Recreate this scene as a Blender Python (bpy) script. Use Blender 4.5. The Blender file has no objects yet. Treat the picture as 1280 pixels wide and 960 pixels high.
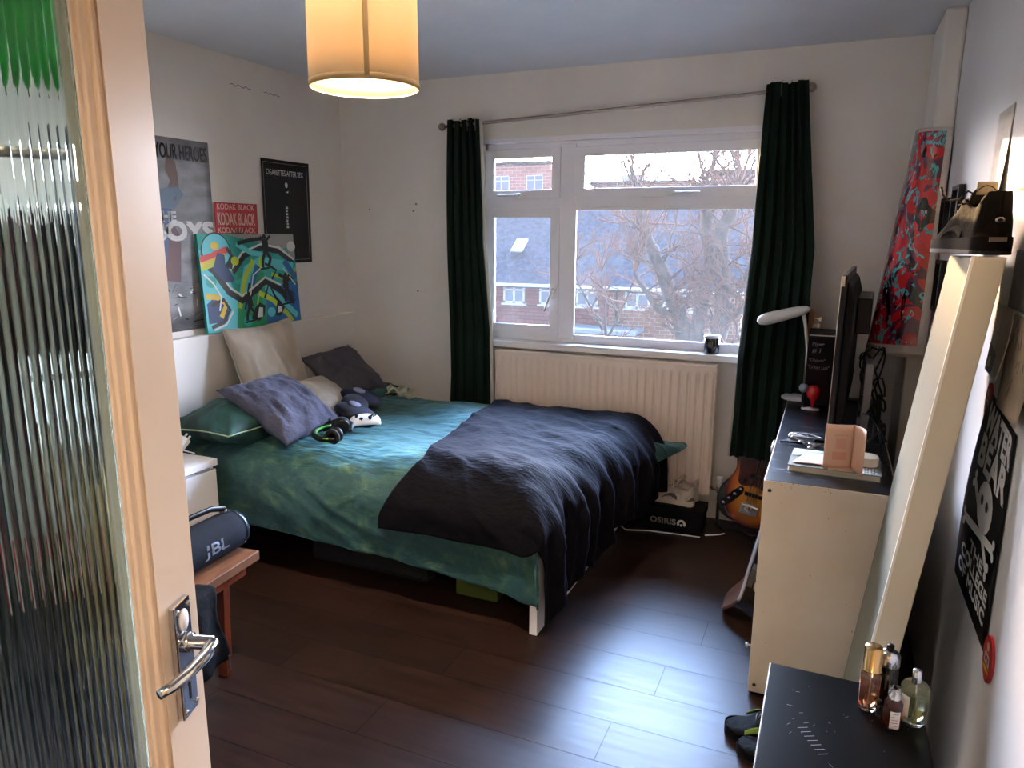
import bpy, math, random
from mathutils import Vector, Matrix, noise, Euler
PI = math.pi
sc = bpy.context.scene
COL = sc.collection
random.seed(7)
sin, cos = math.sin, math.cos

# ------------------------------------------------------------------ mesh builder
class MB:
    def __init__(s): s.v = []; s.f = []; s.m = []; s.sm = []
    def add(s, vs, fs, mi=0, smooth=False, M=None):
        o = len(s.v)
        for p in vs:
            p = Vector(p)
            if M is not None: p = M @ p
            s.v.append(p)
        for f in fs:
            s.f.append([i + o for i in f]); s.m.append(mi); s.sm.append(smooth)
        return s
    def box(s, x0, x1, y0, y1, z0, z1, mi=0, M=None):
        vs = [(x, y, z) for x in (x0, x1) for y in (y0, y1) for z in (z0, z1)]
        fs = [(0, 1, 3, 2), (4, 6, 7, 5), (0, 4, 5, 1), (2, 3, 7, 6), (0, 2, 6, 4), (1, 5, 7, 3)]
        return s.add(vs, fs, mi, False, M)
    def tube(s, pts, r, n=8, mi=0, cap=True, M=None, flat=1.0):
        pts = [Vector(p) for p in pts]; k = len(pts)
        rs = r if isinstance(r, (list, tuple)) else [r] * k
        vs = []; up = None
        for i, p in enumerate(pts):
            t = (pts[min(i + 1, k - 1)] - pts[max(i - 1, 0)]).normalized()
            if up is None:
                a = Vector((0, 0, 1)) if abs(t.z) < .9 else Vector((1, 0, 0))
                up = (a - t * a.dot(t)).normalized()
            else:
                up = (up - t * up.dot(t))
                up = up.normalized() if up.length > 1e-6 else t.orthogonal().normalized()
            w = t.cross(up)
            for j in range(n):
                an = 2 * PI * j / n
                vs.append(p + (up * cos(an) * flat + w * sin(an)) * rs[i])
        fs = [(i * n + j, i * n + (j + 1) % n, (i + 1) * n + (j + 1) % n, (i + 1) * n + j) for i in range(k - 1) for j in range(n)]
        if cap: fs += [tuple(range(n))[::-1], tuple(range((k - 1) * n, k * n))]
        return s.add(vs, fs, mi, True, M)
    def lathe(s, prof, n=24, mi=0, M=None, smooth=True, cap=False):
        vs = []
        for r, z in prof:
            for j in range(n):
                a = 2 * PI * j / n; vs.append((r * cos(a), r * sin(a), z))
        k = len(prof)
        fs = [(i * n + j, i * n + (j + 1) % n, (i + 1) * n + (j + 1) % n, (i + 1) * n + j) for i in range(k - 1) for j in range(n)]
        if cap: fs += [tuple(range(n))[::-1], tuple(range((k - 1) * n, k * n))]
        return s.add(vs, fs, mi, smooth, M)
    def prism(s, poly, z0, z1, mi=0, M=None):
        n = len(poly)
        vs = [(x, y, z0) for x, y in poly] + [(x, y, z1) for x, y in poly]
        fs = [tuple(range(n))[::-1], tuple(range(n, 2 * n))] + [(i, (i + 1) % n, n + (i + 1) % n, n + i) for i in range(n)]
        return s.add(vs, fs, mi, False, M)
    def grid(s, fn, nu, nv, mi=0, M=None, keep=None, wrap=False):
        vs = [fn(i / nu, j / nv) for i in range(nu + 1) for j in range(nv + 1)]
        fs = []
        for i in range(nu):
            for j in range(nv):
                if keep and not keep((i + .5) / nu, (j + .5) / nv): continue
                a = i * (nv + 1) + j; fs.append((a, a + nv + 1, a + nv + 2, a + 1))
        return s.add(vs, fs, mi, True, M)
    def ball(s, c, r, n=16, mi=0, sc_=(1, 1, 1), M=None):
        c = Vector(c)
        def fn(u, v):
            a = 2 * PI * u; b = PI * v
            return c + Vector((r * sc_[0] * cos(a) * sin(b), r * sc_[1] * sin(a) * sin(b), r * sc_[2] * cos(b)))
        return s.grid(fn, n, max(6, n // 2), mi, M)
    def build(s, name, mats, parent=None, bevel=0, solid=0, sub=0, auto=None):
        me = bpy.data.meshes.new(name)
        me.from_pydata([tuple(p) for p in s.v], [], s.f)
        if not isinstance(mats, (list, tuple)): mats = [mats]
        for m in mats: me.materials.append(m)
        for i, p in enumerate(me.polygons):
            p.material_index = s.m[i]; p.use_smooth = s.sm[i]
        o = bpy.data.objects.new(name, me); COL.objects.link(o)
        if parent is not None: o.parent = parent
        import bmesh
        bm = bmesh.new(); bm.from_mesh(me)
        bmesh.ops.remove_doubles(bm, verts=bm.verts, dist=1e-6)
        if not solid: bmesh.ops.recalc_face_normals(bm, faces=bm.faces)
        bm.to_mesh(me); bm.free()
        if solid:
            d = o.modifiers.new('s', 'SOLIDIFY'); d.thickness = solid; d.offset = 0
        if bevel:
            d = o.modifiers.new('b', 'BEVEL'); d.width = bevel; d.segments = 2; d.limit_method = 'ANGLE'; d.angle_limit = .7
        if sub:
            d = o.modifiers.new('u', 'SUBSURF'); d.levels = sub; d.render_levels = sub
        return o

def T(x, y, z): return Matrix.Translation((x, y, z))
def RX(a): return Matrix.Rotation(a, 4, 'X')
def RY(a): return Matrix.Rotation(a, 4, 'Y')
def RZ(a): return Matrix.Rotation(a, 4, 'Z')
def basis(o, x, y, z):
    M = Matrix.Identity(4)
    for i in range(3):
        M[i][0] = x[i]; M[i][1] = y[i]; M[i][2] = z[i]; M[i][3] = o[i]
    return M

def thing(name, label, cat, loc=(0, 0, 0), rz=0, group=None, M=None):
    o = bpy.data.objects.new(name, None); COL.objects.link(o)
    o.empty_display_size = .05
    if M is not None: o.matrix_world = M
    else: o.location = loc; o.rotation_euler = (0, 0, rz)
    o['label'] = label; o['category'] = cat
    if group: o['group'] = group
    return o
def tag(o, label, cat, group=None, kind=None):
    o['label'] = label; o['category'] = cat
    if group: o['group'] = group
    if kind: o['kind'] = kind
    return o
def struct(o): o['kind'] = 'structure'; return o
def stuffy(o): o['kind'] = 'stuff'; return o
def rel(parent):                       # shift for meshes given in world coordinates
    l = parent.location; return T(-l.x, -l.y, -l.z)

# ------------------------------------------------------------------ materials
def lin(c):
    if isinstance(c, str):
        c = [int(c[i:i + 2], 16) / 255 for i in (0, 2, 4)]
        return tuple(((x / 12.92) if x <= .04045 else ((x + .055) / 1.055) ** 2.4) for x in c) + (1,)
    return tuple(c) + (1,)
class NT:
    def __init__(s, m): s.t = m.node_tree; s.n = s.t.nodes; s.l = s.t.links
    def node(s, ty, **kw):
        nd = s.n.new(ty)
        for k, v in kw.items():
            if k.startswith('i_'): nd.inputs[k[2:].replace('_', ' ')].default_value = v
            else: setattr(nd, k, v)
        return nd
    def link(s, a, b): s.l.new(a, b)
    def math(s, op, a, b=None):
        nd = s.n.new('ShaderNodeMath'); nd.operation = op
        for i, x in enumerate((a, b)):
            if x is None: continue
            if isinstance(x, (int, float)): nd.inputs[i].default_value = x
            else: s.l.new(x, nd.inputs[i])
        return nd.outputs[0]
    def ramp(s, fac, stops, interp='LINEAR'):
        nd = s.n.new('ShaderNodeValToRGB'); nd.color_ramp.interpolation = interp
        e = nd.color_ramp.elements
        while len(e) > 1: e.remove(e[-1])
        e[0].position = stops[0][0]; e[0].color = lin(stops[0][1])
        for p, c in stops[1:]:
            x = e.new(p); x.color = lin(c)
        s.l.new(fac, nd.inputs[0]); return nd.outputs[0]
    def mix(s, fac, a, b):
        nd = s.n.new('ShaderNodeMix'); nd.data_type = 'RGBA'
        for i, x in ((0, fac), (6, a), (7, b)):
            if isinstance(x, (int, float)): nd.inputs[i].default_value = x
            elif isinstance(x, (tuple, str)): nd.inputs[i].default_value = lin(x)
            else: s.l.new(x, nd.inputs[i])
        return nd.outputs[2]
def mat(name, col, rough=.5, metal=0, var=None, vs=8, vstretch=(1, 1, 1), bump=0, bs=60, bstretch=(1, 1, 1), sheen=0, sheen_tint=None, trans=0, ior=1.45, emit=None, es=1, coat=0, spec=None, alpha=None, sub=0):
    m = bpy.data.materials.new(name); m.use_nodes = True
    k = NT(m); b = k.n['Principled BSDF']
    b.inputs['Base Color'].default_value = lin(col); b.inputs['Roughness'].default_value = rough; b.inputs['Metallic'].default_value = metal
    b.inputs['IOR'].default_value = ior
    if trans: b.inputs['Transmission Weight'].default_value = trans
    if coat: b.inputs['Coat Weight'].default_value = coat; b.inputs['Coat Roughness'].default_value = .08
    if spec is not None: b.inputs['Specular IOR Level'].default_value = spec
    if sheen:
        b.inputs['Sheen Weight'].default_value = sheen; b.inputs['Sheen Roughness'].default_value = .4
        if sheen_tint: b.inputs['Sheen Tint'].default_value = lin(sheen_tint)
    if emit: b.inputs['Emission Color'].default_value = lin(emit); b.inputs['Emission Strength'].default_value = es
    if var or bump: tc = k.node('ShaderNodeTexCoord')
    if var:
        mp = k.node('ShaderNodeMapping'); mp.inputs['Scale'].default_value = vstretch; k.link(tc.outputs['Object'], mp.inputs[0])
        nz = k.node('ShaderNodeTexNoise'); nz.inputs['Scale'].default_value = vs; nz.inputs['Detail'].default_value = 5; k.link(mp.outputs[0], nz.inputs['Vector'])
        c = k.ramp(nz.outputs[0], [(.35, col), (.68, var)]); k.link(c, b.inputs['Base Color'])
    if bump:
        mp = k.node('ShaderNodeMapping'); mp.inputs['Scale'].default_value = bstretch; k.link(tc.outputs['Object'], mp.inputs[0])
        nz = k.node('ShaderNodeTexNoise'); nz.inputs['Scale'].default_value = bs; nz.inputs['Detail'].default_value = 4; k.link(mp.outputs[0], nz.inputs['Vector'])
        bp = k.node('ShaderNodeBump'); bp.inputs['Strength'].default_value = bump; bp.inputs['Distance'].default_value = .01
        k.link(nz.outputs[0], bp.inputs['Height']); k.link(bp.outputs[0], b.inputs['Normal'])
    return m

W = {}
W['wall'] = mat('wall_paint', 'E8E4DE', .75, var='E0DBD4', vs=2.5, bump=.12, bs=18)
W['wallR'] = mat('wall_paint_right', 'E0DFDF', .5, var='D8D6D5', vs=2, bump=.1, bs=14)
W['ceil'] = mat('ceiling_paint', 'DEE2E8', .7, var='D8DCE2', vs=3, bump=.15, bs=30)
W['upvc'] = mat('white_upvc', 'EEEEF4', .3)
W['gloss'] = mat('white_gloss_paint', 'E2E0DE', .25, bump=.03, bs=20)
W['door'] = mat('cream_gloss_paint', 'DCCBB9', .35, bump=.04, bs=12, var='DAC5AF', vs=3)
W['chrome'] = mat('chrome', 'C8CCD4', .12, 1)
W['steel'] = mat('brushed_steel', 'A9A49E', .3, 1)
W['brass'] = mat('satin_nickel', '9C8F84', .35, 1)
W['black'] = mat('black_plastic', '08080A', .4, spec=.25)
W['blackm'] = mat('matt_black', '0B0B0C', .8)
W['dark'] = mat('dark_grey', '232326', .5)
W['white'] = mat('white_plastic', 'E8E8EA', .35)
W['paper'] = mat('white_paper', 'DDDAD6', .7, bump=.03, bs=8)
W['ink'] = mat('black_ink', '101012', .6)
W['whiteink'] = mat('white_ink', 'DADADA', .6)
W['red'] = mat('red_gloss', 'B3121C', .3)
W['cream'] = mat('cream_board', 'C9BCA4', .4, var='C0B296', vs=4, bump=.03, bs=30)
W['whitewood'] = mat('white_laminate', 'E3E1E4', .35)
W['rubber'] = mat('rubber', '161616', .7)

# ------------------------------------------------------------------ text
def text_geo(body, w, h, res=3):
    cu = bpy.data.curves.new('t', 'FONT'); cu.body = body; cu.resolution_u = res
    ob = bpy.data.objects.new('t', cu); COL.objects.link(ob)
    dg = bpy.context.evaluated_depsgraph_get()
    me = bpy.data.meshes.new_from_object(ob.evaluated_get(dg))
    vs = [v.co.copy() for v in me.vertices]; fs = [tuple(p.vertices) for p in me.polygons]
    bpy.data.objects.remove(ob); bpy.data.meshes.remove(me); bpy.data.curves.remove(cu)
    x0 = min(v.x for v in vs); x1 = max(v.x for v in vs); y0 = min(v.y for v in vs); y1 = max(v.y for v in vs)
    vs = [((v.x - x0) / (x1 - x0) * w, (v.y - y0) / (y1 - y0) * h) for v in vs]
    return vs, fs
def put_text(mb, body, u, v, w, h, fn, mi=0, bold=0, shear=0):
    """text in the box (u..u+w, v..v+h); fn(u, v) -> 3D point"""
    vs, fs = text_geo(body, w, h)
    offs = [(0, 0)] if not bold else [(0, 0), (bold, 0), (0, bold), (bold, bold)]
    for a, b in offs:
        mb.add([fn(u + x + a + shear * y, v + y + b) for x, y in vs], fs, mi)

# ------------------------------------------------------------------ SETTING
D = 3.97; XL = -2.92; XR = .40; ZC = 2.44
# floor
def floor_mat():
    m = bpy.data.materials.new('dark_laminate'); m.use_nodes = True; k = NT(m); b = k.n['Principled BSDF']
    tc = k.node('ShaderNodeTexCoord'); sp = k.node('ShaderNodeSeparateXYZ'); k.link(tc.outputs['Object'], sp.inputs[0])
    pw, plen = .1925, 1.2
    yy = k.math('DIVIDE', k.math('SUBTRACT', sp.outputs[1], 1.858 - 20 * pw), pw)
    row = k.math('FLOOR', yy); fy = k.math('FRACT', yy)
    odd = k.math('MODULO', row, 2)
    off = k.math('ADD', k.math('MULTIPLY', row, .0475), k.math('MULTIPLY', odd, .52))
    xx = k.math('DIVIDE', k.math('ADD', k.math('SUBTRACT', sp.outputs[0], off), 20 * plen + .535 + 20 * .0475), plen)
    fx = k.math('FRACT', xx); ci = k.math('FLOOR', xx)
    ey = k.math('MINIMUM', fy, k.math('SUBTRACT', 1, fy)); ex = k.math('MINIMUM', fx, k.math('SUBTRACT', 1, fx))
    ed = k.math('MINIMUM', k.math('MULTIPLY', ey, pw), k.math('MULTIPLY', ex, plen))
    seam = k.math('LESS_THAN', ed, .0014)
    wn = k.node('ShaderNodeTexWhiteNoise', noise_dimensions='2D'); cb = k.node('ShaderNodeCombineXYZ'); k.link(row, cb.inputs[0]); k.link(ci, cb.inputs[1]); k.link(cb.outputs[0], wn.inputs['Vector'])
    mp = k.node('ShaderNodeMapping'); mp.inputs['Scale'].default_value = (1.2, 14, 1); k.link(tc.outputs['Object'], mp.inputs[0])
    nz = k.node('ShaderNodeTexNoise'); nz.inputs['Scale'].default_value = 3; nz.inputs['Detail'].default_value = 8; k.link(mp.outputs[0], nz.inputs['Vector'])
    c = k.ramp(nz.outputs[0], [(.3, '1B110E'), (.7, '2E1D17')])
    c = k.mix(k.math('MULTIPLY', wn.outputs[0], .35), c, '130C0A')
    c = k.mix(seam, c, '0C0706'); k.link(c, b.inputs['Base Color'])
    r = k.math('ADD', k.math('MULTIPLY', nz.outputs[0], .16), .27); k.link(r, b.inputs['Roughness'])
    bp = k.node('ShaderNodeBump'); bp.inputs['Strength'].default_value = .6; bp.inputs['Distance'].default_value = .002
    hh = k.math('SUBTRACT', k.math('MULTIPLY', nz.outputs[0], .12), k.math('MULTIPLY', seam, .3)); k.link(hh, bp.inputs['Height']); k.link(bp.outputs[0], b.inputs['Normal'])
    k.link(k.math('MULTIPLY', k.math('SUBTRACT', 1, k.math('MULTIPLY', seam, .55)), .20), b.inputs['Specular IOR Level'])
    return m
struct(MB().box(-3.1, 1.7, -1.6, 4.2, -.12, 0).build('floor', floor_mat()))
struct(MB().box(-3.1, 1.7, -1.6, 4.2, ZC, ZC + .1).build('ceiling', W['ceil']))
struct(MB().box(XL - .2, XL, -1.6, 4.2, 0, ZC).build('wall_left', W['wall']))
struct(MB().box(XL, -2.87, -.0, D, 0, 1.045).build('trim_1', W['wall'], bevel=.006))
WX0, WX1, WZ0, WZ1 = -1.93, -.29, .93, 2.09
wb = MB().box(XL, WX0, D, D + .066, 0, ZC).box(WX1, 1.7, D, D + .066, 0, ZC).box(WX0, WX1, D, D + .066, 0, WZ0).box(WX0, WX1, D, D + .066, WZ1, ZC)
struct(wb.build('wall_back', W['wall']))
struct(MB().box(XR, XR + .2, -.12, D, 0, ZC).build('wall_right', W['wallR']))
struct(MB().box(.322, XR, 3.54, D, 0, ZC).build('trim_2', W['wall'], bevel=.012))
# front wall with the doorway the camera looks through
DX0, DX1, DH = -.52, .30, 2.02
fw = MB().box(XL, DX0, -.12, 0, 0, ZC).box(DX1, XR, -.12, 0, 0, ZC).box(DX0, DX1, -.12, 0, DH, ZC)
struct(fw.build('wall_front', W['wall']))
tf = MB().box(DX0 - .02, DX0 + .012, -.135, .012, 0, DH).box(DX1 - .012, DX1 + .02, -.135, .012, 0, DH).box(DX0 - .02, DX1 + .02, -.135, .012, DH - .012, DH + .02)
struct(tf.build('trim_3', W['door'], bevel=.003))
# hallway behind the camera
hw = MB().box(-1.6, -1.5, -1.6, -.12, 0, ZC).box(1.4, 1.5, -1.6, -.12, 0, ZC).box(-1.6, 1.5, -1.7, -1.6, 0, ZC).box(XR + .2, 1.5, -.12, 0, 0, ZC)
struct(hw.build('wall_hall', mat('hall_paint', 'DCC8A8', .7)))

mk = MB()
for x, z in ((-2.72, 1.70), (-2.38, 1.73), (-2.38, 1.20), (-2.40, 1.69)): mk.ball((x, D - .0005, z), .006, 8, sc_=(1, .2, 1))
stuffy(mk.build('chip_marks', mat('plaster_mark', '6A625C', .9), bpy.data.objects['wall_back']))
mk = MB()
for a, b_ in ((3.05, 3.2), (3.3, 3.42)): mk.tube([(XL + .0005, a + (b_ - a) * i / 8, 2.30 + .006 * sin(i * 2.3)) for i in range(9)], .0016, 4)
stuffy(mk.build('crack_marks', mat('crack_mark', '5A524C', .9), bpy.data.objects['wall_left']))
# window -------------------------------------------------------------
win = bpy.data.objects.new('window_1', None); COL.objects.link(win); win['kind'] = 'structure'; win.location = (-1.1, 4.02, .93)
RW = rel(win)
FY0, FY1 = 4.014, 4.034
fr = MB()
fr.box(WX0 - .0, -1.905, FY0, FY1, WZ0, WZ1, M=RW).box(-.345, WX1 + .02, FY0, FY1, WZ0, WZ1, M=RW)
fr.box(WX0, WX1, FY0, FY1, 2.03, WZ1 + .02, M=RW).box(WX0, WX1, FY0, FY1, WZ0, .972, M=RW)
fr.box(-1.462, -1.364, FY0 - .004, FY1, WZ0 + .02, 2.05, M=RW)
fr.box(WX0, WX1, FY0 - .002, FY1, 1.697, 1.758, M=RW)
fr.build('window_frame', W['upvc'], win, bevel=.005)
MB().box(WX0 - .0, WX1, 3.972, 4.014, 2.062, 2.092, M=RW).build('head_strip', W['upvc'], win, bevel=.004)
def sash(x0, x1, z0, z1, w, nm='sash'):
    m = MB()
    y0, y1 = FY0 - .014, FY1 - .006
    m.box(x0, x0 + w, y0, y1, z0, z1, M=RW).box(x1 - w, x1, y0, y1, z0, z1, M=RW)
    m.box(x0 + w, x1 - w, y0, y1, z1 - w, z1, M=RW).box(x0 + w, x1 - w, y0, y1, z0, z0 + w, M=RW)
    i = w + .006
    m.box(x0 + w, x0 + i, y0 + .008, y1, z0 + w, z1 - w, M=RW).box(x1 - i, x1 - w, y0 + .008, y1, z0 + w, z1 - w, M=RW)
    return m.build(nm, W['upvc'], win, bevel=.004)
s1 = sash(-1.925, -1.455, 1.752, 2.03, .05); s2 = sash(-1.37, -.345, 1.752, 2.03, .052); s3 = sash(-1.925, -1.455, .972, 1.70, .052)
gb = MB()
for a, b_, c, d in ((-1.372, -1.358, .972, 1.697), (-.36, -.345, .972, 1.697)): gb.box(a, b_, FY0 - .003, 4.022, c, d, M=RW)
gb.box(-1.372, -.345, FY0 - .003, 4.022, .965, .98, M=RW).box(-1.372, -.345, FY0 - .003, 4.022, 1.686, 1.70, M=RW)
gb.build('glazing_bead', W['upvc'], win, bevel=.002)
def glass_mat():
    m = bpy.data.materials.new('dusty_window_glass'); m.use_nodes = True; k = NT(m); k.n.clear()
    out = k.node('ShaderNodeOutputMaterial')
    tc = k.node('ShaderNodeTexCoord'); nz = k.node('ShaderNodeTexNoise'); nz.inputs['Scale'].default_value = 210; nz.inputs['Detail'].default_value = 2; k.link(tc.outputs['Object'], nz.inputs['Vector'])
    n2 = k.node('ShaderNodeTexNoise'); n2.inputs['Scale'].default_value = 4; k.link(tc.outputs['Object'], n2.inputs['Vector'])
    tr = k.node('ShaderNodeBsdfTransparent'); tr.inputs[0].default_value = (.95, .97, 1, 1)
    tl = k.node('ShaderNodeBsdfTranslucent'); tl.inputs[0].default_value = (.95, .93, .9, 1)
    fac = k.math('MULTIPLY', k.math('ADD', k.ramp(nz.outputs[0], [(.52, (0, 0, 0)), (.66, (1, 1, 1))]), k.math('MULTIPLY', n2.outputs[0], .35)), .016)
    mx = k.node('ShaderNodeMixShader'); k.link(fac, mx.inputs[0]); k.link(tr.outputs[0], mx.inputs[1]); k.link(tl.outputs[0], mx.inputs[2])
    gl = k.node('ShaderNodeBsdfGlossy'); gl.inputs['Roughness'].default_value = .02
    fn = k.node('ShaderNodeFresnel'); fn.inputs[0].default_value = 1.3
    m2 = k.node('ShaderNodeMixShader'); k.link(fn.outputs[0], m2.inputs[0]); k.link(mx.outputs[0], m2.inputs[1]); k.link(gl.outputs[0], m2.inputs[2])
    k.link(m2.outputs[0], out.inputs[0]); return m
W['glass'] = glass_mat()
for par, a, b_, c, d in ((s1, -1.88, -1.50, 1.80, 1.985), (s2, -1.325, -.39, 1.80, 1.985), (s3, -1.88, -1.50, 1.02, 1.655), (win, -1.36, -.355, .975, 1.692)):
    MB().box(a, b_, 4.021, 4.025, c, d, M=RW).build('glass_pane', W['glass'], par)
def espag(x, z, ang, par):
    m = MB(); P = RW @ T(x, FY0 - .02, z) @ RY(ang)
    m.box(-.011, .011, -.010, 0, -.05, .05, M=P)
    m.ball((0, -.016, 0), .013, 10, M=P)
    m.tube([(0, -.018, 0), (0, -.032, -.01), (0, -.034, -.05), (0, -.030, -.13)], [.009, .009, .008, .006], 8, M=P)
    return m.build('window_handle', W['white'], par, bevel=.002)
espag(-1.70, 1.772, PI / 2, s1); espag(-.80, 1.772, -PI / 2, s2); espag(-1.478, 1.235, .38, s3)
struct(MB().box(WX0 - .06, WX1 + .06, 3.905, 4.03, .893, .932).build('trim_4', W['gloss'], bevel=.006))

# door leaf -----------------------------------------------------------
dphi = math.radians(20)
dd = Vector((-sin(dphi), cos(dphi), 0)); dn = Vector((cos(dphi), sin(dphi), 0))
edge = Vector((-.729, .640, 0))
hinge = edge - dd * .80
door = bpy.data.objects.new('door_1', None); COL.objects.link(door); door['kind'] = 'structure'
door.matrix_world = basis(hinge, dd, -dn, Vector((0, 0, 1)))     # local X along the leaf, local -Y is the face the camera sees
LW = .80
m = MB()
m.box(LW - .086, LW, 0, .04, .01, 2.0).box(0, .10, 0, .04, .01, 2.0).box(.10, LW - .086, 0, .04, .01, .25).box(.10, LW - .086, 0, .04, 1.88, 2.0)
m.build('door_leaf', W['door'], door, bevel=.003)
bd = MB()
g0, g1, gz0, gz1 = .10, LW - .086, .25, 1.88
for q, (w_, y_) in enumerate(((.010, .003), (.022, .008), (.029, .012))):
    bd.box(g1 - w_, g1, y_, .03, gz0, gz1).box(g0, g0 + w_, y_, .03, gz0, gz1).box(g0, g1, y_, .03, gz0, gz0 + w_).box(g0, g1, y_, .03, gz1 - w_, gz1)
bd.build('glazing_bead', W['door'], door, bevel=.002)
def reeded():
    m = MB(); x0, x1 = .11, LW - .105; pitch = .0125; n = int((x1 - x0) / pitch); seg = 8; xs = []
    for i in range(n * seg + 1):
        x = x0 + i * pitch / seg; f = (i % seg) / seg
        xs.append((x, .014 + -.0004 * (1 - (2 * f - 1) ** 2 if i % seg else 0)))
    vs = []; fs = []
    for x, y in xs: vs += [(x, y + 0, gz0 + .005), (x, y, gz1 - .005)]
    for x, y in xs: vs += [(x, .019, gz0 + .005), (x, .019, gz1 - .005)]
    N = len(xs)
    for i in range(N - 1):
        a = 2 * i; fs.append((a, a + 2, a + 3, a + 1)); c = 2 * N + 2 * i; fs.append((c, c + 1, c + 3, c + 2))
    fs += [(0, 1, 2 * N + 1, 2 * N), (2 * N - 2, 4 * N - 2, 4 * N - 1, 2 * N - 1)]
    fs += [tuple(list(range(0, 2 * N, 2)) + list(range(4 * N - 2, 2 * N - 1, -2))), tuple(list(range(1, 2 * N, 2)) + list(range(4 * N - 1, 2 * N, -2)))]
    m.add(vs, fs, 0, False); return m
W['reed'] = mat('reeded_glass', 'DCEFE8', .04, trans=1, ior=1.33)
reeded().build('reeded_glass', W['reed'], door)
hx, hz = LW - .052, 1.0265
pl = MB().box(hx - .0185, hx + .0185, -.009, 0, hz - .0775, hz + .0775).build('handle_plate', W['chrome'], door, bevel=.002)
sc_ = MB()
for a in (-1, 1):
    for b_ in (-1, 1): sc_.lathe([(0, 0), (.0035, 0), (.0035, .0015), (0, .002)], 10, M=T(hx + a * .013, -.009, hz + b_ * .068) @ RX(PI / 2))
sc_.build('screw', W['steel'], pl)
MB().lathe([(0, 0), (.010, 0), (.010, .0012), (0, .0014)], 16, M=T(hx, -.009, hz + .052) @ RX(PI / 2) @ Matrix.Scale(1.5, 4, (0, 1, 0))).build('cover_disc', W['white'], pl)
MB().lathe([(0, 0), (.004, 0), (.004, .0006), (0, .0006)], 12, M=T(hx, -.009, hz - .035) @ RX(PI / 2)).box(hx - .0022, hx + .0022, -.0096, -.009, hz - .056, hz - .037).build('keyhole', W['ink'], pl)
lv = MB()
lv.lathe([(.0, 0), (.0125, 0), (.0125, .008), (.0085, .010), (.0085, .036), (0, .036)], 20, M=T(hx, -.009, hz + .022) @ RX(PI / 2))
zz_ = hz + .022
lv.tube([(hx + .005, -.040, zz_), (hx - .004, -.046, zz_), (hx - .03, -.047, zz_ - .001), (hx - .06, -.044, zz_ - .002), (hx - .085, -.038, zz_ - .003), (hx - .100, -.030, zz_ - .004)],
        [.0075, .0088, .0082, .0070, .0066, .0060], 14)
lv.build('door_handle', W['chrome'], door)
MB().box(LW - .001, LW + .009, .014, .026, hz + .012, hz + .034).box(LW - .0, LW + .0015, .008, .032, hz - .08, hz + .07).build('latch', W['steel'], door)

# ------------------------------------------------------------------ pendant
def translucent(name, col, wt=.5):
    m = bpy.data.materials.new(name); m.use_nodes = True; k = NT(m); k.n.clear(); out = k.node('ShaderNodeOutputMaterial')
    a = k.node('ShaderNodeBsdfDiffuse'); a.inputs[0].default_value = lin(col); b = k.node('ShaderNodeBsdfTranslucent'); b.inputs[0].default_value = lin(col)
    mx = k.node('ShaderNodeMixShader'); mx.inputs[0].default_value = wt
    tc = k.node('ShaderNodeTexCoord'); nz = k.node('ShaderNodeTexNoise'); nz.inputs['Scale'].default_value = 120; k.link(tc.outputs['Object'], nz.inputs['Vector'])
    bp = k.node('ShaderNodeBump'); bp.inputs['Strength'].default_value = .08; k.link(nz.outputs[0], bp.inputs['Height']); k.link(bp.outputs[0], a.inputs['Normal'])
    k.link(a.outputs[0], mx.inputs[1]); k.link(b.outputs[0], mx.inputs[2]); k.link(mx.outputs[0], out.inputs[0]); return m
pend = thing('pendant_lamp', 'lit cream fabric drum pendant lamp hanging from the ceiling above the bed end', 'lamp', (-1.305, 1.90, ZC))
R = .158; zb, zt = 1.965 - ZC, 2.25 - ZC
W['shade'] = translucent('shade_fabric', 'E4CCA4', .14)
W['seam'] = translucent('shade_tape', 'B89A70', .10)
lamp_shade = MB().lathe([(R, zb), (R * .995, (zb + zt) / 2), (R * .985, zt)], 64).build('lamp_shade', W['shade'], pend, solid=.0015)
tp = MB(); tp.lathe([(R + .0015, zb), (R + .0015, zb + .018)], 64).lathe([(R * .985 + .0015, zt - .018), (R * .985 + .0015, zt)], 64)
ca = math.radians(-53)
tp.grid(lambda u, v: Vector(((R + .002) * cos(ca + (u - .5) * .09), (R + .002) * sin(ca + (u - .5) * .09), zb + .01 + v * (zt - zb - .02))), 3, 8)
tp.build('edge_tape', W['seam'], lamp_shade, solid=.0012)
rg = MB()
MB().tube([(R * .99 * cos(a * PI / 24), R * .99 * sin(a * PI / 24), zb + .003) for a in range(49)], .0022, 6, cap=False).build('lower_ring', W['white'], lamp_shade)
zz = zt - .003
rg.tube([(R * .99 * cos(a * PI / 24), R * .99 * sin(a * PI / 24), zz) for a in range(49)], .0022, 6, cap=False)
for a in (0, 2.09, 4.19): rg.tube([(.022 * cos(a), .022 * sin(a), zt - .03), (R * .98 * cos(a), R * .98 * sin(a), zt - .004)], .002, 6)
rg.build('shade_ring', W['white'], pend)
MB().tube([(0, 0, 0), (0, 0, zt - .02)], .0035, 8).lathe([(0, 0), (.045, 0), (.042, -.02), (.01, -.03), (0, -.03)], 24).build('cord', W['white'], pend)
MB().lathe([(0, -.10), (.018, -.10), (.018, -.16), (.013, -.185), (0, -.185)], 16, M=T(0, 0, .015)).build('lamp_holder', W['white'], pend)
MB().ball((0, 0, -.27), .03, 16, sc_=(1, 1, 1.2)).build('bulb', mat('bulb_glow', 'FFFFFF', .5, emit='FFD9A0', es=18), pend)

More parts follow.
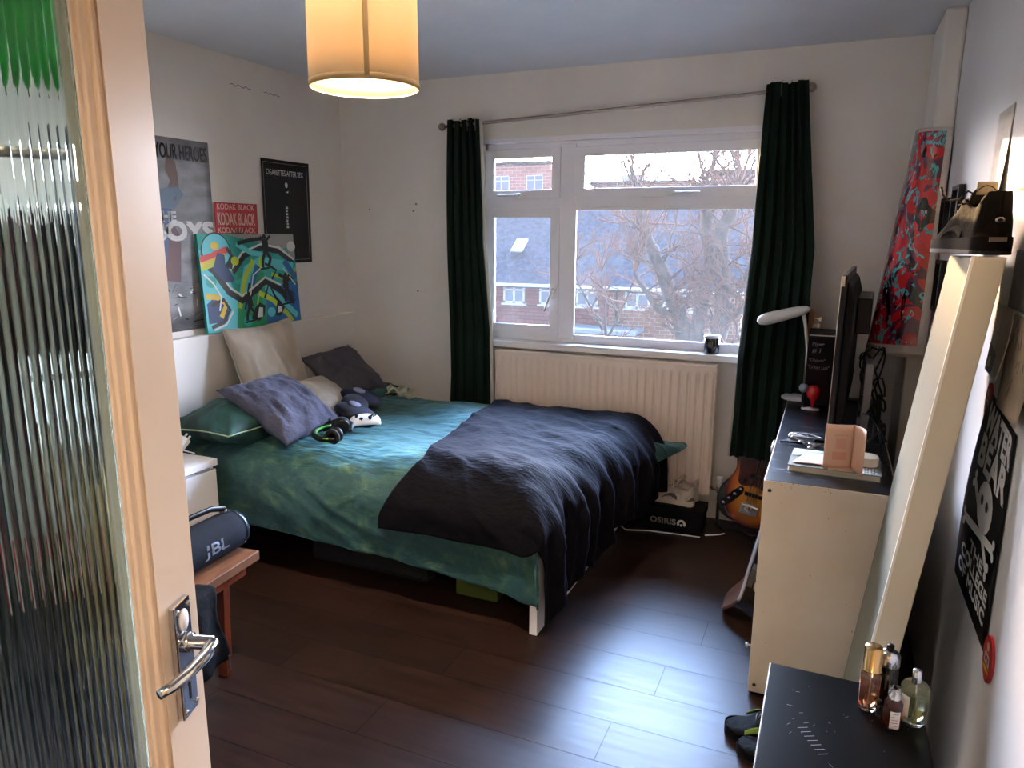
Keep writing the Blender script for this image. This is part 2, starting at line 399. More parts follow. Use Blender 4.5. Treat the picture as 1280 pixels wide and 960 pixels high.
# hall ceiling lamp (behind the camera)
hl = thing('ceiling_lamp', 'round flush ceiling lamp in the hallway behind the doorway', 'lamp', (.38, -.66, ZC))
MB().lathe([(0, 0), (.16, 0), (.16, -.03), (.13, -.07), (0, -.085)], 32).build('diffuser', mat('hall_lamp_glow', 'FFFFFF', .5, emit='FFD8AE', es=3), hl)

# ------------------------------------------------------------------ curtain rod + curtains
RA, RB = Vector((-2.125, 3.885, 2.158)), Vector((-.185, 3.885, 2.235))
rod = thing('curtain_rod', 'thin bronze curtain rod with round ends above the window', 'curtain rod', tuple(RA)); rr = rel(rod)
def rodp(t): p = RA.lerp(RB, t); p.z -= .012 * 4 * t * (1 - t) * .3; return p
MB().tube([rodp(i / 20) for i in range(21)], .009, 12, M=rr).build('rod', W['brass'], rod)
for e in (RA, RB):
    d = -1 if e is RA else 1
    MB().ball(e + Vector((.02 * d, 0, 0)), .022, 16, M=rr).tube([e, e + Vector((.012 * d, 0, 0))], .012, 12, M=rr).build('finial', W['brass'], rod)
for t in (.04, .96):
    p = rodp(t); MB().tube([p + Vector((0, 0, -.004)), p + Vector((0, .085, -.004))], .006, 8, M=rr).lathe([(0, 0), (.02, 0), (.02, .008), (0, .008)], 16, M=rr @ T(p.x, D - .001, p.z) @ RX(PI / 2)).build('bracket', W['brass'], rod)
W['curtain'] = mat('green_curtain', '08160F', .9, var='0B1C14', vs=3, bump=.1, bs=120, sheen=.12, sheen_tint='5A7A70', spec=.2)
W['lining'] = mat('curtain_lining', 'C9C6BC', .8)
def curtain(nm, label, prof, zt, zb, pleats, seed, lin_side):
    """prof: list of (z, x_left, x_right, y)"""
    root = thing(nm, label, 'curtain', (prof[-1][1], prof[-1][3], zb), group='dark green curtains at the window'); R_ = rel(root)
    prof = sorted(prof)
    def at(z):
        for a, b_ in zip(prof, prof[1:]):
            if z <= b_[0]:
                t = max(0, (z - a[0]) / (b_[0] - a[0])); return [a[i] + (b_[i] - a[i]) * t for i in (1, 2, 3)]
        return list(prof[-1][1:])
    rnd = random.Random(seed); ph = [rnd.uniform(0, 6) for _ in range(4)]
    def fn(u, v):
        z = zb + (zt - zb) * v + (.006 * sin(u * 9 + ph[0]) if v < .01 or v > .99 else 0)
        xl, xr, y = at(z)
        uu = u + .02 * sin(6.28 * u + 3 * v + ph[1])
        x = xl + (xr - xl) * u
        am = .026 * (.75 + .25 * sin(v * 4 + ph[2]))
        yy = y + am * sin(uu * pleats * 2 * PI + ph[3] + .5 * sin(v * 3)) + .008 * sin(uu * pleats * 5.1 + v * 5)
        # header tape pinch
        return Vector((x + .01 * sin(uu * pleats * 4 * PI + 1), yy, z))
    MB().grid(fn, 110, 60, M=R_).build('cloth', W['curtain'], root, solid=.003)
    u0 = 0.0 if lin_side < 0 else 1.0
    def lf(u, v):
        p = fn(u0 + (-lin_side) * .0, v); return Vector((p.x + (u - .5) * .016 + lin_side * .004, p.y + .008 + u * .010, p.z))
    MB().grid(lf, 3, 60, M=R_).build('lining', W['lining'], root, solid=.002)
    for i in range(4):
        hk = MB()
        x = prof[-1][1] + (prof[-1][2] - prof[-1][1]) * (i + .5) / 4
        hk.tube([(x, 3.875, zt - .06), (x, 3.868, zt - .01), (x, 3.885, zt + .012), (x, 3.90, zt - .01)], .0022, 6, M=R_)
        hk.build('hook', W['steel'], root)
curtain('curtain', 'narrow dark green curtain left of the window', [(.50, -2.105, -1.815, 3.86), (1.0, -2.10, -1.83, 3.87), (1.5, -2.10, -1.88, 3.87), (2.19, -2.10, -1.90, 3.875)], 2.185, .49, 4.5, 1, 1)
curtain('curtain', 'wide dark green curtain right of the window, in front of the bass guitar', [(.44, -.41, -.10, 3.74), (.95, -.41, -.10, 3.79), (1.5, -.38, -.10, 3.85), (2.26, -.365, -.19, 3.87)], 2.262, .44, 5.5, 2, -1)

# ------------------------------------------------------------------ radiator
rad = thing('radiator', 'long cream ribbed panel radiator under the window', 'radiator', (-1.15, 3.90, .17)); rr = rel(rad)
rx0, rx1, rz0, rz1 = -1.795, -.52, .165, .87
W['rad'] = mat('cream_radiator_enamel', 'F0DFD0', .4, bump=.02, bs=30)
def rf(u, v):
    x = rx0 + (rx1 - rx0) * u; z = rz0 + (rz1 - rz0) * v
    n = 28; f = (u * n) % 1.0; g = max(0., 1 - abs(f - .5) / .40); g = min(1, g * 3.5)
    e = min(1, max(0, (z - rz0 - .035) / .012)) * min(1, max(0, (rz1 - .035 - z) / .012))
    return Vector((x, 3.870 + .013 * (1 - g) * e - .0, z))
m = MB().grid(rf, 28 * 10, 50, M=rr); m.box(rx0, rx1, 3.886, 3.890, rz0, rz1, M=rr)
m.build('front_panel', W['rad'], rad)
MB().box(rx0 - .004, rx1 + .004, 3.866, 3.93, rz1 - .002, rz1 + .012, M=rr).box(rx0 - .004, rx0 + .002, 3.87, 3.93, rz0 + .03, rz1, M=rr).box(rx1 - .002, rx1 + .006, 3.87, 3.93, rz0, rz1, M=rr).build('casing', W['rad'], rad, bevel=.003)
MB().box(rx0, rx1, 3.925, 3.932, rz0, rz1 - .01, M=rr).build('back_panel', W['rad'], rad)
MB().box(-1.5, -1.46, 3.93, 3.968, .3, .8, M=rr).build('wall_bracket', W['rad'], rad)
MB().box(-.8, -.76, 3.93, 3.968, .3, .8, M=rr).build('wall_bracket', W['rad'], rad)
v_ = MB().tube([(rx1, 3.9, .20), (rx1 + .05, 3.9, .20), (rx1 + .052, 3.9, .18), (rx1 + .052, 3.9, .0)], .009, 10, M=rr).lathe([(0, 0), (.015, 0), (.015, .04), (0, .04)], 14, M=rr @ T(rx1 + .052, 3.9, .18))
v_.build('pipe', W['steel'], rad)
MB().lathe([(0, 0), (.019, 0), (.021, .02), (.019, .05), (.012, .056), (0, .056)], 18, M=rr @ T(rx1 + .052, 3.9, .215)).build('valve_head', W['white'], rad)

# mug / candle on sill
mg = thing('candle_jar', 'black glass candle jar with pale rim on the window sill', 'candle', (-.56, 3.955, .932))
MB().lathe([(0, 0), (.035, 0), (.038, .006), (.042, .088), (.040, .09), (.036, .08), (.034, .012), (0, .012)], 28).build('jar', mat('black_glass', '0B0B10', .08, coat=.5), mg)
MB().lathe([(.043, .084), (.0445, .090), (.042, .096), (.037, .094), (.036, .086)], 28).build('rim', mat('pale_rim', 'C9C4C0', .3), mg)
MB().lathe([(0, .06), (.036, .06), (.036, .062), (0, .064)], 20).build('wax', mat('wax', 'D8CFC2', .6), mg)

# ------------------------------------------------------------------ BED
bed = thing('bed_frame', 'low white bed frame with a white foot panel under the green duvet', 'bed', (-1.9, 3.14, 0)); rr = rel(bed)
MB().box(-.981, -.948, 2.431, 3.84, 0, .36, M=rr).build('foot_panel', W['whitewood'], bed, bevel=.002)
MB().box(-2.86, -2.83, 2.431, 3.84, 0, .50, M=rr).build('head_panel', W['whitewood'], bed, bevel=.002)
for y in (2.50, 3.815): MB().box(-2.83, -.981, y - .014, y + .014, .30, .36, M=rr).build('side_rail', W['whitewood'], bed)
MB().box(-2.83, -.981, 2.47, 3.80, .28, .31, M=rr).build('slats', W['dark'], bed)
tag(MB().box(-2.82, -1.0, 2.45, 3.82, .311, .50).build('mattress', mat('mattress_ticking', 'CFCBC4', .8), bevel=.04), 'white mattress on the bed frame, under the green duvet', 'mattress')

def fbm(x, y, z=0): return noise.fractal(Vector((x, y, z)), 1.0, 2.1, 4)
def folds(x, y, sx, sy, ang, seed):
    """soft long creases running along direction ang"""
    c, s = cos(ang), sin(ang); a = (x * c + y * s) * sx; b_ = (-x * s + y * c) * sy
    w = noise.noise(Vector((a * .5, b_ * .5, seed + 9))) * 1.2
    n = noise.noise(Vector((a, b_ + w, seed)))
    return (1 - abs(n) * 2.4) if abs(n) < .41 else 0.0
def sp(t, k): return k * math.log1p(math.exp(t / k)) if t / k < 30 else t
def smooth(t): t = max(0, min(1, t)); return t * t * (3 - 2 * t)
YN, YF = 2.425, 3.845
def xfoot(y):
    return -.945 + .16 * smooth((y - 2.6) / 1.0)
def drape(x, b, lift, hemk=0):
    """x: position along the bed (beyond the foot = hanging); b: arc across, 0 at the wall side, growing to the camera side"""
    ytop = YF - b
    kn = .045
    hy = sp(YN + .05 - ytop, kn)                       # hang on the camera side
    y = ytop + hy
    xf = xfoot(y) - .05
    hx = sp(x - xf, .05)                               # hang at the foot
    px = x - hx
    hang = (hx ** 2.4 + hy ** 2.4) ** (1 / 2.4) if hx > 0 and hy > 0 else max(hx, hy)
    puff = .035 * smooth((y - YN) / .25) * smooth((YF - y) / .2) + .022 * fbm(px * 1.3 + 4, y * 1.6) 
    z = .535 + puff - hang
    # far side falls against the wall
    z -= .05 * smooth((y - 3.70) / .15)
    # outward belly of hanging parts
    py = y - .035 * smooth(hy / .1) * (1 - .4 * smooth((hy - .2) / .15)) - .03 * smooth(hy / .05) * smooth(hx / .05)
    px = px + .05 * smooth(hx / .12)
    n = Vector((smooth(hx / .08), -smooth(hy / .08), 1 - .8 * max(smooth(hx / .1), smooth(hy / .1)))).normalized()
    return Vector((px, py, z)) + n * lift, n, hx, hy
def hem_duvet(x): return .33 + .07 * smooth((x + 1.9) / .9)
BMAX = 1.47
def duvet_fn(u, v):
    x = -2.82 + u * (2.13 - .15 * smooth((v - .5) / .4))
    b = v * (YF - YN - .05 + hem_duvet(x))
    x += .03 * sin(v * 7)
    p, n, hx, hy = drape(x, b, 0)
    d = .013 * folds(x, b, .9, 3.2, .95, 3) + .009 * folds(x, b, 2.0, 6, .5, 8) + .012 * fbm(x * 3, b * 3, 5) + .004 * fbm(x * 9, b * 9, 2)
    if hy > .06: d += .010 * fbm(x * 3.5, hy * 1.5, 8)
    d *= 1.0
    p = p + n * d
    # corner of the cover poking out at the wall side of the foot
    k = smooth((u - .86) / .14) * smooth((.20 - v) / .14)
    p += Vector((.12 * k, -.02 * k, 0)); p.z += k * .75 * (.40 + .16 * (.2 - v) - p.z + .05 * sin(u * 40))
    p.z = max(p.z, .06); p.y = min(p.y, 3.862)
    return p
def duvet_mat():
    m = bpy.data.materials.new('green_mottled_cotton'); m.use_nodes = True; k = NT(m); b = k.n['Principled BSDF']
    tc = k.node('ShaderNodeTexCoord'); nz = k.node('ShaderNodeTexNoise'); nz.inputs['Scale'].default_value = 9; nz.inputs['Detail'].default_value = 8; nz.inputs['Roughness'].default_value = .68; nz.inputs['Distortion'].default_value = .6
    k.link(tc.outputs['Object'], nz.inputs['Vector'])
    c = k.ramp(nz.outputs[0], [(.34, '0D3234'), (.50, '183E3C'), (.60, '33503F'), (.70, '5C6C4A')]); k.link(c, b.inputs['Base Color'])
    b.inputs['Roughness'].default_value = .62; b.inputs['Sheen Weight'].default_value = .45; b.inputs['Sheen Roughness'].default_value = .4; b.inputs['Sheen Tint'].default_value = (.35, .85, 1, 1)
    mp = k.node('ShaderNodeMapping'); mp.inputs['Scale'].default_value = (2.2, 9, 4); mp.inputs['Rotation'].default_value = (0, 0, .9); k.link(tc.outputs['Object'], mp.inputs[0])
    n2 = k.node('ShaderNodeTexNoise'); n2.inputs['Scale'].default_value = 2.6; n2.inputs['Detail'].default_value = 6; n2.inputs['Distortion'].default_value = .5; k.link(mp.outputs[0], n2.inputs['Vector'])
    bp = k.node('ShaderNodeBump'); bp.inputs['Strength'].default_value = .7; bp.inputs['Distance'].default_value = .02; k.link(n2.outputs[0], bp.inputs['Height']); k.link(bp.outputs[0], b.inputs['Normal'])
    return m
W['duvet'] = duvet_mat()
tag(MB().grid(duvet_fn, 190, 170).build('duvet', W['duvet'], solid=.012), 'teal green mottled duvet spread over the bed, hanging over its side', 'duvet')

def throw_fn(u, v):
    # v: 0 wall side .. 1 camera side ; u: 0 head side edge .. 1 foot hem
    bn = YF - YN - .05
    side = .20
    b = .09 + v * (bn + side - .09)
    x0 = -1.74 + .20 * smooth((b - .1) / 1.15) - .16 * smooth((b - 1.25) / .3) + .04 * sin(b * 5)
    y_here = YF - min(b, bn)
    xf = xfoot(y_here) - .05
    hang = .47 - .10 * smooth((y_here - 2.95) / .08) - .03 * smooth((y_here - 3.3) / .4)
    x1 = xf + hang + .03 * sin(b * 17)
    x = x0 + u * (x1 - x0)
    # near the foot the camera-side hem swings in so the green corner shows
    k = smooth((x - (xf + .0)) / .25)
    if b > bn - .1: b = (bn - .1) + (b - (bn - .1)) * (1 - .55 * k)
    if v < .5: b += (.07 * smooth((x - (xf - .15)) / .2)) * (1 - v * 2)
    p, n, hx, hy = drape(x, b, .024)
    d = .013 * folds(x, b, .9, 3.2, .95, 3) + .009 * folds(x, b, 2.0, 6, .5, 8) + .012 * fbm(x * 3, b * 3, 5)
    d += .010 * folds(x * 1.0, b, 1.2, 5.0, .35, 21) * (1 - smooth(hx / .1)) + .004 * fbm(x * 10, b * 10, 1)
    d += smooth(hx / .22) * (.030 * sin(b * 34 + 2.2 * sin(b * 7)) + .012 * sin(b * 71 + 1)) + .004
    p = p + n * d
    p.z = max(p.z, .008 + .004 * sin(b * 30)); p.y = min(p.y, 3.84)
    return p
W['throw'] = mat('navy_fleece', '060508', .85, var='0A080D', vs=14, bump=.5, bs=26, bstretch=(1, 3, 1), sheen=.15, sheen_tint='6E6080', spec=.1)
th = tag(MB().grid(throw_fn, 170, 170).build('throw_blanket', W['throw'], solid=.008), 'dark navy fleece blanket draped over the foot of the bed', 'blanket')

# ---- pillows
def pillow(mb, w, h, t, M, seed=0, pinch=.10, N=36, crump=.012):
    for sgn in (1, -1):
        def fn(u, v, sgn=sgn):
            a = u * 2 - 1; b_ = v * 2 - 1
            px = a * (1 - pinch * (1 - abs(b_) ** 1.5) * abs(a) ** 3) * w / 2; py = b_ * (1 - pinch * (1 - abs(a) ** 1.5) * abs(b_) ** 3) * h / 2
            e = max(0, (1 - abs(a) ** 2.4)) ** .5 * max(0, (1 - abs(b_) ** 2.4)) ** .5
            z = sgn * t / 2 * e
            z += crump * fbm(a * 2 + seed, b_ * 2, seed) * min(1, e * 2) + crump * .8 * folds(a, b_, 1, 3, seed, seed) * e
            px += .006 * fbm(b_ * 3, seed); py += .006 * fbm(a * 3, seed + 5)
            return Vector((px, py, z))
        mb.grid(fn, N, N, M=M)
def quadM(c, ex, ey):
    ex = Vector(ex).normalized(); ey = Vector(ey); ey = (ey - ex * ey.dot(ex)).normalized(); return basis(Vector(c), ex, ey, ex.cross(ey))
def cushion(nm, label, c, ex, ey, w, h, t, m, seed, piping=None, group=None, pinch=.1, cat='cushion', crump=.012):
    M = quadM(c, ex, ey); root = thing(nm, label, cat, M=M, group=group)
    mb = MB(); pillow(mb, w, h, t, None, seed, pinch, crump=crump); mb.build('cover', m, root)
    if piping:
        pts = []
        for q in range(4):
            for i in range(14):
                s_ = i / 14 * 2 - 1
                a, b_ = ((s_, -1), (1, s_), (-s_, 1), (-1, -s_))[q]
                px = a * (1 - pinch * (1 - abs(b_) ** 1.5) * abs(a) ** 3) * w / 2; py = b_ * (1 - pinch * (1 - abs(a) ** 1.5) * abs(b_) ** 3) * h / 2
                pts.append((px + .006 * fbm(b_ * 3, seed), py + .006 * fbm(a * 3, seed + 5), 0))
        pts.append(pts[0]); MB().tube(pts, .004, 6, cap=False).build('piping', piping, root)
    return root
W['beige'] = mat('beige_velvet', 'A39888', .8, var='B8AD9F', vs=5, bump=.3, bs=9, sheen=.5, sheen_tint='E8DCCC')
W['grey'] = mat('grey_plush', '3E3E4A', .95, var='4A4A58', vs=10, bump=.7, bs=45, sheen=.25, sheen_tint='A4A6C0', spec=.1)
W['greyd'] = mat('charcoal_linen', '2E2C34', .9, var='383640', vs=10, bump=.4, bs=60, sheen=.2, sheen_tint='A0A0B4')
W['pcase'] = mat('green_leaf_cotton', '061C1A', .75, var='1C4A44', vs=9, bump=.6, bs=10, sheen=.1, sheen_tint='9CC8BC')
W['pipe'] = mat('pale_green_piping', '8E9E80', .7)
gp = 'pillows and cushions at the head of the bed'
cushion('pillow', 'dark green piped pillow at the bed corner beside the white bedside cabinet', (-2.60, 2.70, .645), (.96, -.12, .06), (.1, .98, 0), .46, .62, .22, W['pcase'], 3, W['pipe'], gp, cat='pillow', crump=.02)
cushion('pillow', 'dark green pillow against the back wall, under the charcoal cushion', (-2.58, 3.50, .60), (.98, .1, 0), (0, 1, 0), .46, .60, .14, W['pcase'], 6, W['pipe'], gp, cat='pillow', crump=.02)
cushion('cushion', 'large beige velvet cushion standing upright against the wall, under the canvas', (-2.755, 3.04, .835), (.03, 1, .03), (-.26, -.01, .96), .50, .50, .14, W['beige'], 11, W['beige'], gp)
cushion('cushion', 'small visible corner of a beige cushion between the two grey cushions', (-2.48, 3.12, .655), (.05, 1, 0), (-.86, .05, .50), .40, .40, .11, W['beige'], 14, W['beige'], gp)
cushion('cushion', 'light grey plush cushion leaning in front of the beige one, nearest the camera', (-2.415, 2.735, .715), (.02, 1, .02), (-.84, .18, .46), .44, .47, .13, W['grey'], 17, None, gp, crump=.016)
cushion('cushion', 'charcoal grey cushion leaning in the wall corner behind the game controllers', (-2.575, 3.46, .745), (.10, 1, .05), (-.80, -.16, .60), .42, .40, .11, W['greyd'], 21, None, gp, crump=.018)
# leafy fringed cloth
fc = thing('fringed_cloth', 'small pale fringed cloth bunched by the charcoal cushion at the wall', 'cloth', (-2.36, 3.64, .60))
mb = MB().grid(lambda u, v: Vector(((u - .5) * .20, (v - .5) * .12, .03 + .022 * sin(u * 12) * sin(v * 8 + 1) + .01 * sin(v * 20))), 24, 16)
mb.build('cloth', mat('pale_leaf_cloth', '7C8A6C', .8, var='D0CDB8', vs=22), fc, solid=.004)
fm = MB()
for i in range(22):
    a = i / 21; x = .10; y = -.06 + .12 * a; fm.tube([(x - .01, y, .03), (x + .03, y - .01 + random.uniform(-.01, .01), .012), (x + .055, y - .015 + random.uniform(-.012, .012), .004)], .002, 5)
fm.build('fringe', mat('cream_fringe', 'BDB79E', .8), fc)
# plush with round spots
pc = thing('plush_cushion', 'black and purple two-lobed plush cushion with grey round spots', 'cushion', M=T(-2.28, 3.16, .645) @ RZ(.55) @ RY(.35) @ RX(.1))
mb = MB()
def lobe(cx, cy, rx, ry, h):
    mb.ball((cx, cy, 0), 1, 28, sc_=(rx, ry, h))
lobe(.0, -.13, .115, .09, .045); lobe(0, .13, .115, .09, .045); lobe(-.02, 0, .075, .12, .04); lobe(.05, -.16, .07, .06, .035); lobe(.05, .16, .07, .06, .035)
mb.build('cover', mat('purple_black_print', '050409', .75, var='0F0B30', vs=8, sheen=.1), pc)
for y in (-.12, .12):
    MB().lathe([(0, .0), (.034, .0), (.032, .008), (0, .012)], 20, M=T(-.02, y, .040)).build('round_patch', mat('grey_patch', '77758C', .7), pc)
# game pads
def gamepad(label, M, body, stick, seed):
    r_ = thing('game_controller', label, 'game controller', M=M, group='game controllers on the bed')
    mb = MB()
    def fn(u, v):
        a = u * 2 * PI; b_ = v * PI
        x = sin(b_) * cos(a); y = sin(b_) * sin(a); z = cos(b_)
        wx = .075 * (1 + .12 * smooth((-y) * 1.3)) ; yy = y * .042 - .030 * (abs(x) ** 2.5) * smooth(-y + .4) * 1.3 + .008
        return Vector((x * wx, yy, z * .019 - .012 * abs(x) ** 3 * smooth(-y)))
    mb.grid(fn, 40, 20); mb.build('shell', body, r_)
    for x, y in ((-.042, .014), (.022, -.008)):
        MB().lathe([(.008, 0), (.006, .008), (.010, .010), (.010, .013), (0, .012)], 16, M=T(x, y, .015)).build('thumbstick', stick, r_)
    MB().box(-.031, -.013, -.011, -.005, .015, .0205).box(-.025, -.019, -.017, .001, .015, .0205).build('direction_pad', stick, r_)
    for x, y in ((.043, .006), (.043, .024), (.034, .015), (.052, .015)):
        MB().lathe([(0, 0), (.0048, 0), (.0046, .005), (0, .006)], 12, M=T(x, y, .0155)).build('button', stick, r_)
gamepad('white game controller with black sticks lying on the teal duvet', T(-2.09, 2.95, .632) @ RZ(.75) @ RX(.42), W['white'], W['black'], 1)
gamepad('black game controller lying between the white controller and the grey cushion', T(-2.155, 2.82, .628) @ RZ(.35) @ RX(.40), W['black'], W['dark'], 2)
# headphones
hp = thing('headphones', 'black headset with green trim lying on the duvet by the grey cushion', 'headphones', M=T(-2.09, 2.68, .637) @ RZ(.35) @ RX(.15))
MB().tube([(.085 * cos(a), .085 * sin(a), .004 * sin(a * 2)) for a in [PI * .5 + i * PI / 16 * 1.05 for i in range(-1, 19)]], .011, 10, flat=1.3).build('headband', W['black'], hp)
MB().tube([(.072 * cos(a), .072 * sin(a), .004) for a in [PI * .6 + i * PI / 12 * .8 for i in range(0, 13)]], .006, 8).build('band_trim', mat('green_trim', '3E8A2A', .5), hp)
for y in (-.075, .075):
    c = MB().lathe([(0, 0), (.028, 0), (.036, .008), (.038, .02), (.034, .028), (0, .028)], 24, M=T(.03, y + (.012 if y < 0 else -.012), .012) @ RX(PI / 2 if y > 0 else -PI / 2) @ RY(.3)).build('ear_cup', W['black'], hp)
    MB().lathe([(.022, -.001), (.036, -.003), (.038, -.012), (.030, -.02), (.02, -.016)], 24, M=T(.03, y + (.012 if y < 0 else -.012), .012) @ RX(PI / 2 if y > 0 else -PI / 2) @ RY(.3)).build('ear_pad', W['blackm'], hp)
MB().box(-.012, .012, -.004, .004, -.012, .012, M=T(.0, -.089, .0)).build('green_clip', mat('lime_clip', '6FC23A', .5), hp)
# under the bed
tag(MB().box(-1.40, -1.20, 2.60, 2.90, .0, .17).build('storage_box', mat('olive_box', '3A4408', .7), bevel=.01), 'yellow green box pushed under the bed near its foot', 'box')
tag(MB().box(-2.2, -1.55, 2.62, 3.2, .0, .17).build('underbed_bag', mat('black_fabric', '060606', .9, bump=.3), bevel=.03), 'black fabric storage bag under the middle of the bed', 'bag')

# ------------------------------------------------------------------ bedside cabinet
bc = thing('bedside_cabinet', 'white two-drawer bedside cabinet beside the head of the bed', 'cabinet', (-2.87, 1.875, 0))
MB().box(0, .385, 0, .485, .52, .55).build('top', W['whitewood'], bc, bevel=.001)
MB().box(0, .355, .0, .018, 0, .52).box(0, .355, .467, .485, 0, .52).box(0, .015, .018, .467, 0, .52).box(0, .355, .018, .467, .02, .038).build('body', W['whitewood'], bc, bevel=.001)
for z0, z1 in ((.285, .50), (.045, .275)):
    MB().box(.355, .373, -.0, .485, z0, z1).box(.34, .36, .03, .455, z1 - .02, z1 + .008).build('drawer', W['whitewood'], bc, bevel=.0015)
cl = thing('plug_adapter', 'small white plug adapter propped on the bedside cabinet', 'plug', M=T(-2.66, 2.33, .607) @ RY(.5) @ RX(-.5))
MB().box(-.022, .022, -.014, .014, -.03, .03).build('casing', W['white'], cl, bevel=.004)
for a in (-.01, .01): MB().box(a - .003, a + .003, -.004, .004, .03, .048).build('prong', W['white'], cl)
tag(MB().tube([(-2.62, 2.36, .556), (-2.66, 2.33, .575), (-2.72, 2.34, .62), (-2.76, 2.32, .67), (-2.79, 2.33, .60), (-2.80, 2.30, .555), (-2.75, 2.2, .553)], .003, 6).build('charging_cable', W['white']), 'thin white charging cable curling on the bedside cabinet', 'cable')
tag(MB().tube([(-2.84, 2.31, .555), (-2.82, 2.34, .66), (-2.78, 2.36, .69), (-2.79, 2.35, .60), (-2.76, 2.36, .555)], .003, 6).build('cable', W['black']), 'black cable looping up behind the bedside cabinet plug', 'cable')
rl = thing('reading_lamp', 'cream dish reading lamp on the bedside cabinet, half hidden by the door', 'lamp', (-2.76, 2.05, .55))
MB().lathe([(0, 0), (.06, 0), (.06, .012), (.01, .018), (0, .018)], 24).build('base', W['whitewood'], rl)
MB().tube([(0, 0, .015), (-.02, 0, .2), (0, .02, .34), (.04, .03, .36)], .006, 8).build('arm', W['steel'], rl)
MB().lathe([(.012, 0), (.02, -.015), (.05, -.05), (.066, -.085)], 28, M=T(.035, .03, .38) @ RY(-.5) @ RX(.35)).build('lamp_shade', mat('cream_enamel', 'C9C4A8', .35), rl, solid=.002)

# ------------------------------------------------------------------ stool + speaker
W['stoolwood'] = mat('red_brown_wood', '54200E', .4, var='6E3218', vs=5, vstretch=(8, 1, 1), bump=.05, bs=20)
W['stooltop'] = mat('scratched_red_wood', '503222', .4, var='66442F', vs=9, vstretch=(6, 1, 1))
stl = thing('wooden_stool', 'reddish wooden stool with board legs beside the bed', 'stool', M=T(-1.826, 1.895, 0) @ RZ(math.radians(6)))
MB().box(-.36, 0, -.62, 0, .385, .42).build('seat', [W['stooltop']], stl, bevel=.003)
MB().box(-.33, -.03, -.585, -.04, .34, .385).build('apron', W['stoolwood'], stl, bevel=.002)
for sx in (0, 1):
    for sy in (0, 1):
        x = -.075 if sx else -.285; y = -.15 if sy else -.49
        poly = [(-.045, .385), (.045, .385), (.045, .33), (.038, .2), (.032, .0), (-.006, .0), (-.02, .2), (-.03, .33)] if sx else [(.045, .385), (-.045, .385), (-.045, .33), (-.038, .2), (-.032, 0), (.006, 0), (.02, .2), (.03, .33)]
        MB().prism(poly, -.016, .016, M=T(x, y, 0) @ RX(PI / 2)).build('leg', W['stoolwood'], stl, bevel=.002)
spk = thing('bluetooth_speaker', 'dark blue cylindrical portable speaker with handle on the wooden stool', 'speaker', M=T(-1.925, 1.725, .4925) @ RZ(math.radians(3)))
W['mesh'] = mat('navy_speaker_mesh', '0A0D16', .75, bump=.6, bs=420, var='0E1320', vs=20, spec=.15)
MB().lathe([(.060, -.165), (.070, -.150), (.0725, -.10), (.0725, .10), (.070, .150), (.060, .165)], 48, M=RX(PI / 2)).build('body', W['mesh'], spk)
for s_ in (-1, 1):
    MB().lathe([(.060, .150), (.0715, .150), (.072, .158), (.068, .170), (.058, .172), (.055, .160), (0, .156)], 48, M=RX(-s_ * PI / 2)).build('end_ring', mat('metallic_ring', '3A4656', .25, .8), spk)
MB().tube([(.0, -.14, .068), (0, -.12, .10), (0, -.03, .112), (0, .06, .108), (0, .12, .09), (0, .135, .066)], .006, 8, flat=1.8).build('carry_handle', W['black'], spk)
MB().lathe([(.0065, -.006), (.0095, 0), (.0065, .006)], 12, M=T(0, .125, .078)).build('clip', W['steel'], spk)
lt = MB(); put_text(lt, 'JBL', -.055, -.030, .11, .052, lambda u, v: Vector((.0748 * cos(v / .0725), u, .0748 * sin(v / .0725))), bold=.0018)
lt.build('lettering', mat('silver_letter', '8E96A8', .35, .6), spk)
jk = thing('jacket', 'dark crumpled jacket hanging over the front edge of the wooden stool', 'jacket', (-1.78, 1.42, .42))
def jf(u, v):
    y = -.22 + (.40 + .05 * v) * u; a = v * .33
    ex = .02 - .105 * y + .012                      # the stool's edge runs slightly askew
    if a < .05: x = ex - .05 + a; z = .008
    else:
        h = a - .05; x = ex + .008 + .012 * sin(min(1, h / .05) * PI / 2) + .012 * sin(u * 17 + v * 2) * min(1, h / .08); z = .006 - h
    return Vector((x + .004 * fbm(u * 6, v * 5), y + .006 * sin(v * 9), z + .004 * sin(u * 11) * (1 if a < .05 else 0)))
MB().grid(jf, 60, 40).build('cloth', mat('charcoal_cloth', '0E0E11', .9, bump=.3, bs=60, spec=.1), jk, solid=.005)
MB().box(.048, .052, .205, .213, -.30, -.245).build('zip_pull', W['steel'], jk)

# ------------------------------------------------------------------ posters on the left wall
def onleft(y0, z0, x=XL + .002): return lambda u, v: Vector((x, y0 + u, z0 + v))
def flatquad(mb, fn, pts, mi): mb.add([fn(*p) for p in pts], [tuple(range(len(pts)))], mi)
W['concrete'] = mat('grey_poster_print', '5C5C60', .5, var='8A8A8E', vs=7, vstretch=(1, 1, 2))
def poster(nm, label, y0, y1, z0, z1, base, fn_art, edge=W['paper'], cat='poster', curl=.004, grp='posters on the left wall'):
    r_ = thing(nm, label, cat, (XL, y0, z0), group=grp)
    w, h = y1 - y0, z1 - z0
    mb = MB().grid(lambda u, v: Vector((.0015 + curl * (abs(2 * u - 1) ** 4) * (.5 + v), u * w, v * h)), 16, 8)
    mb.build('sheet', base, r_, solid=.0006)
    fn = lambda u, v, l=0: Vector((.0024 + curl * (abs(2 * u / w - 1) ** 4) * (.5 + v / h) + .0004 * l, u, v))
    fn_art(r_, fn, w, h); return r_
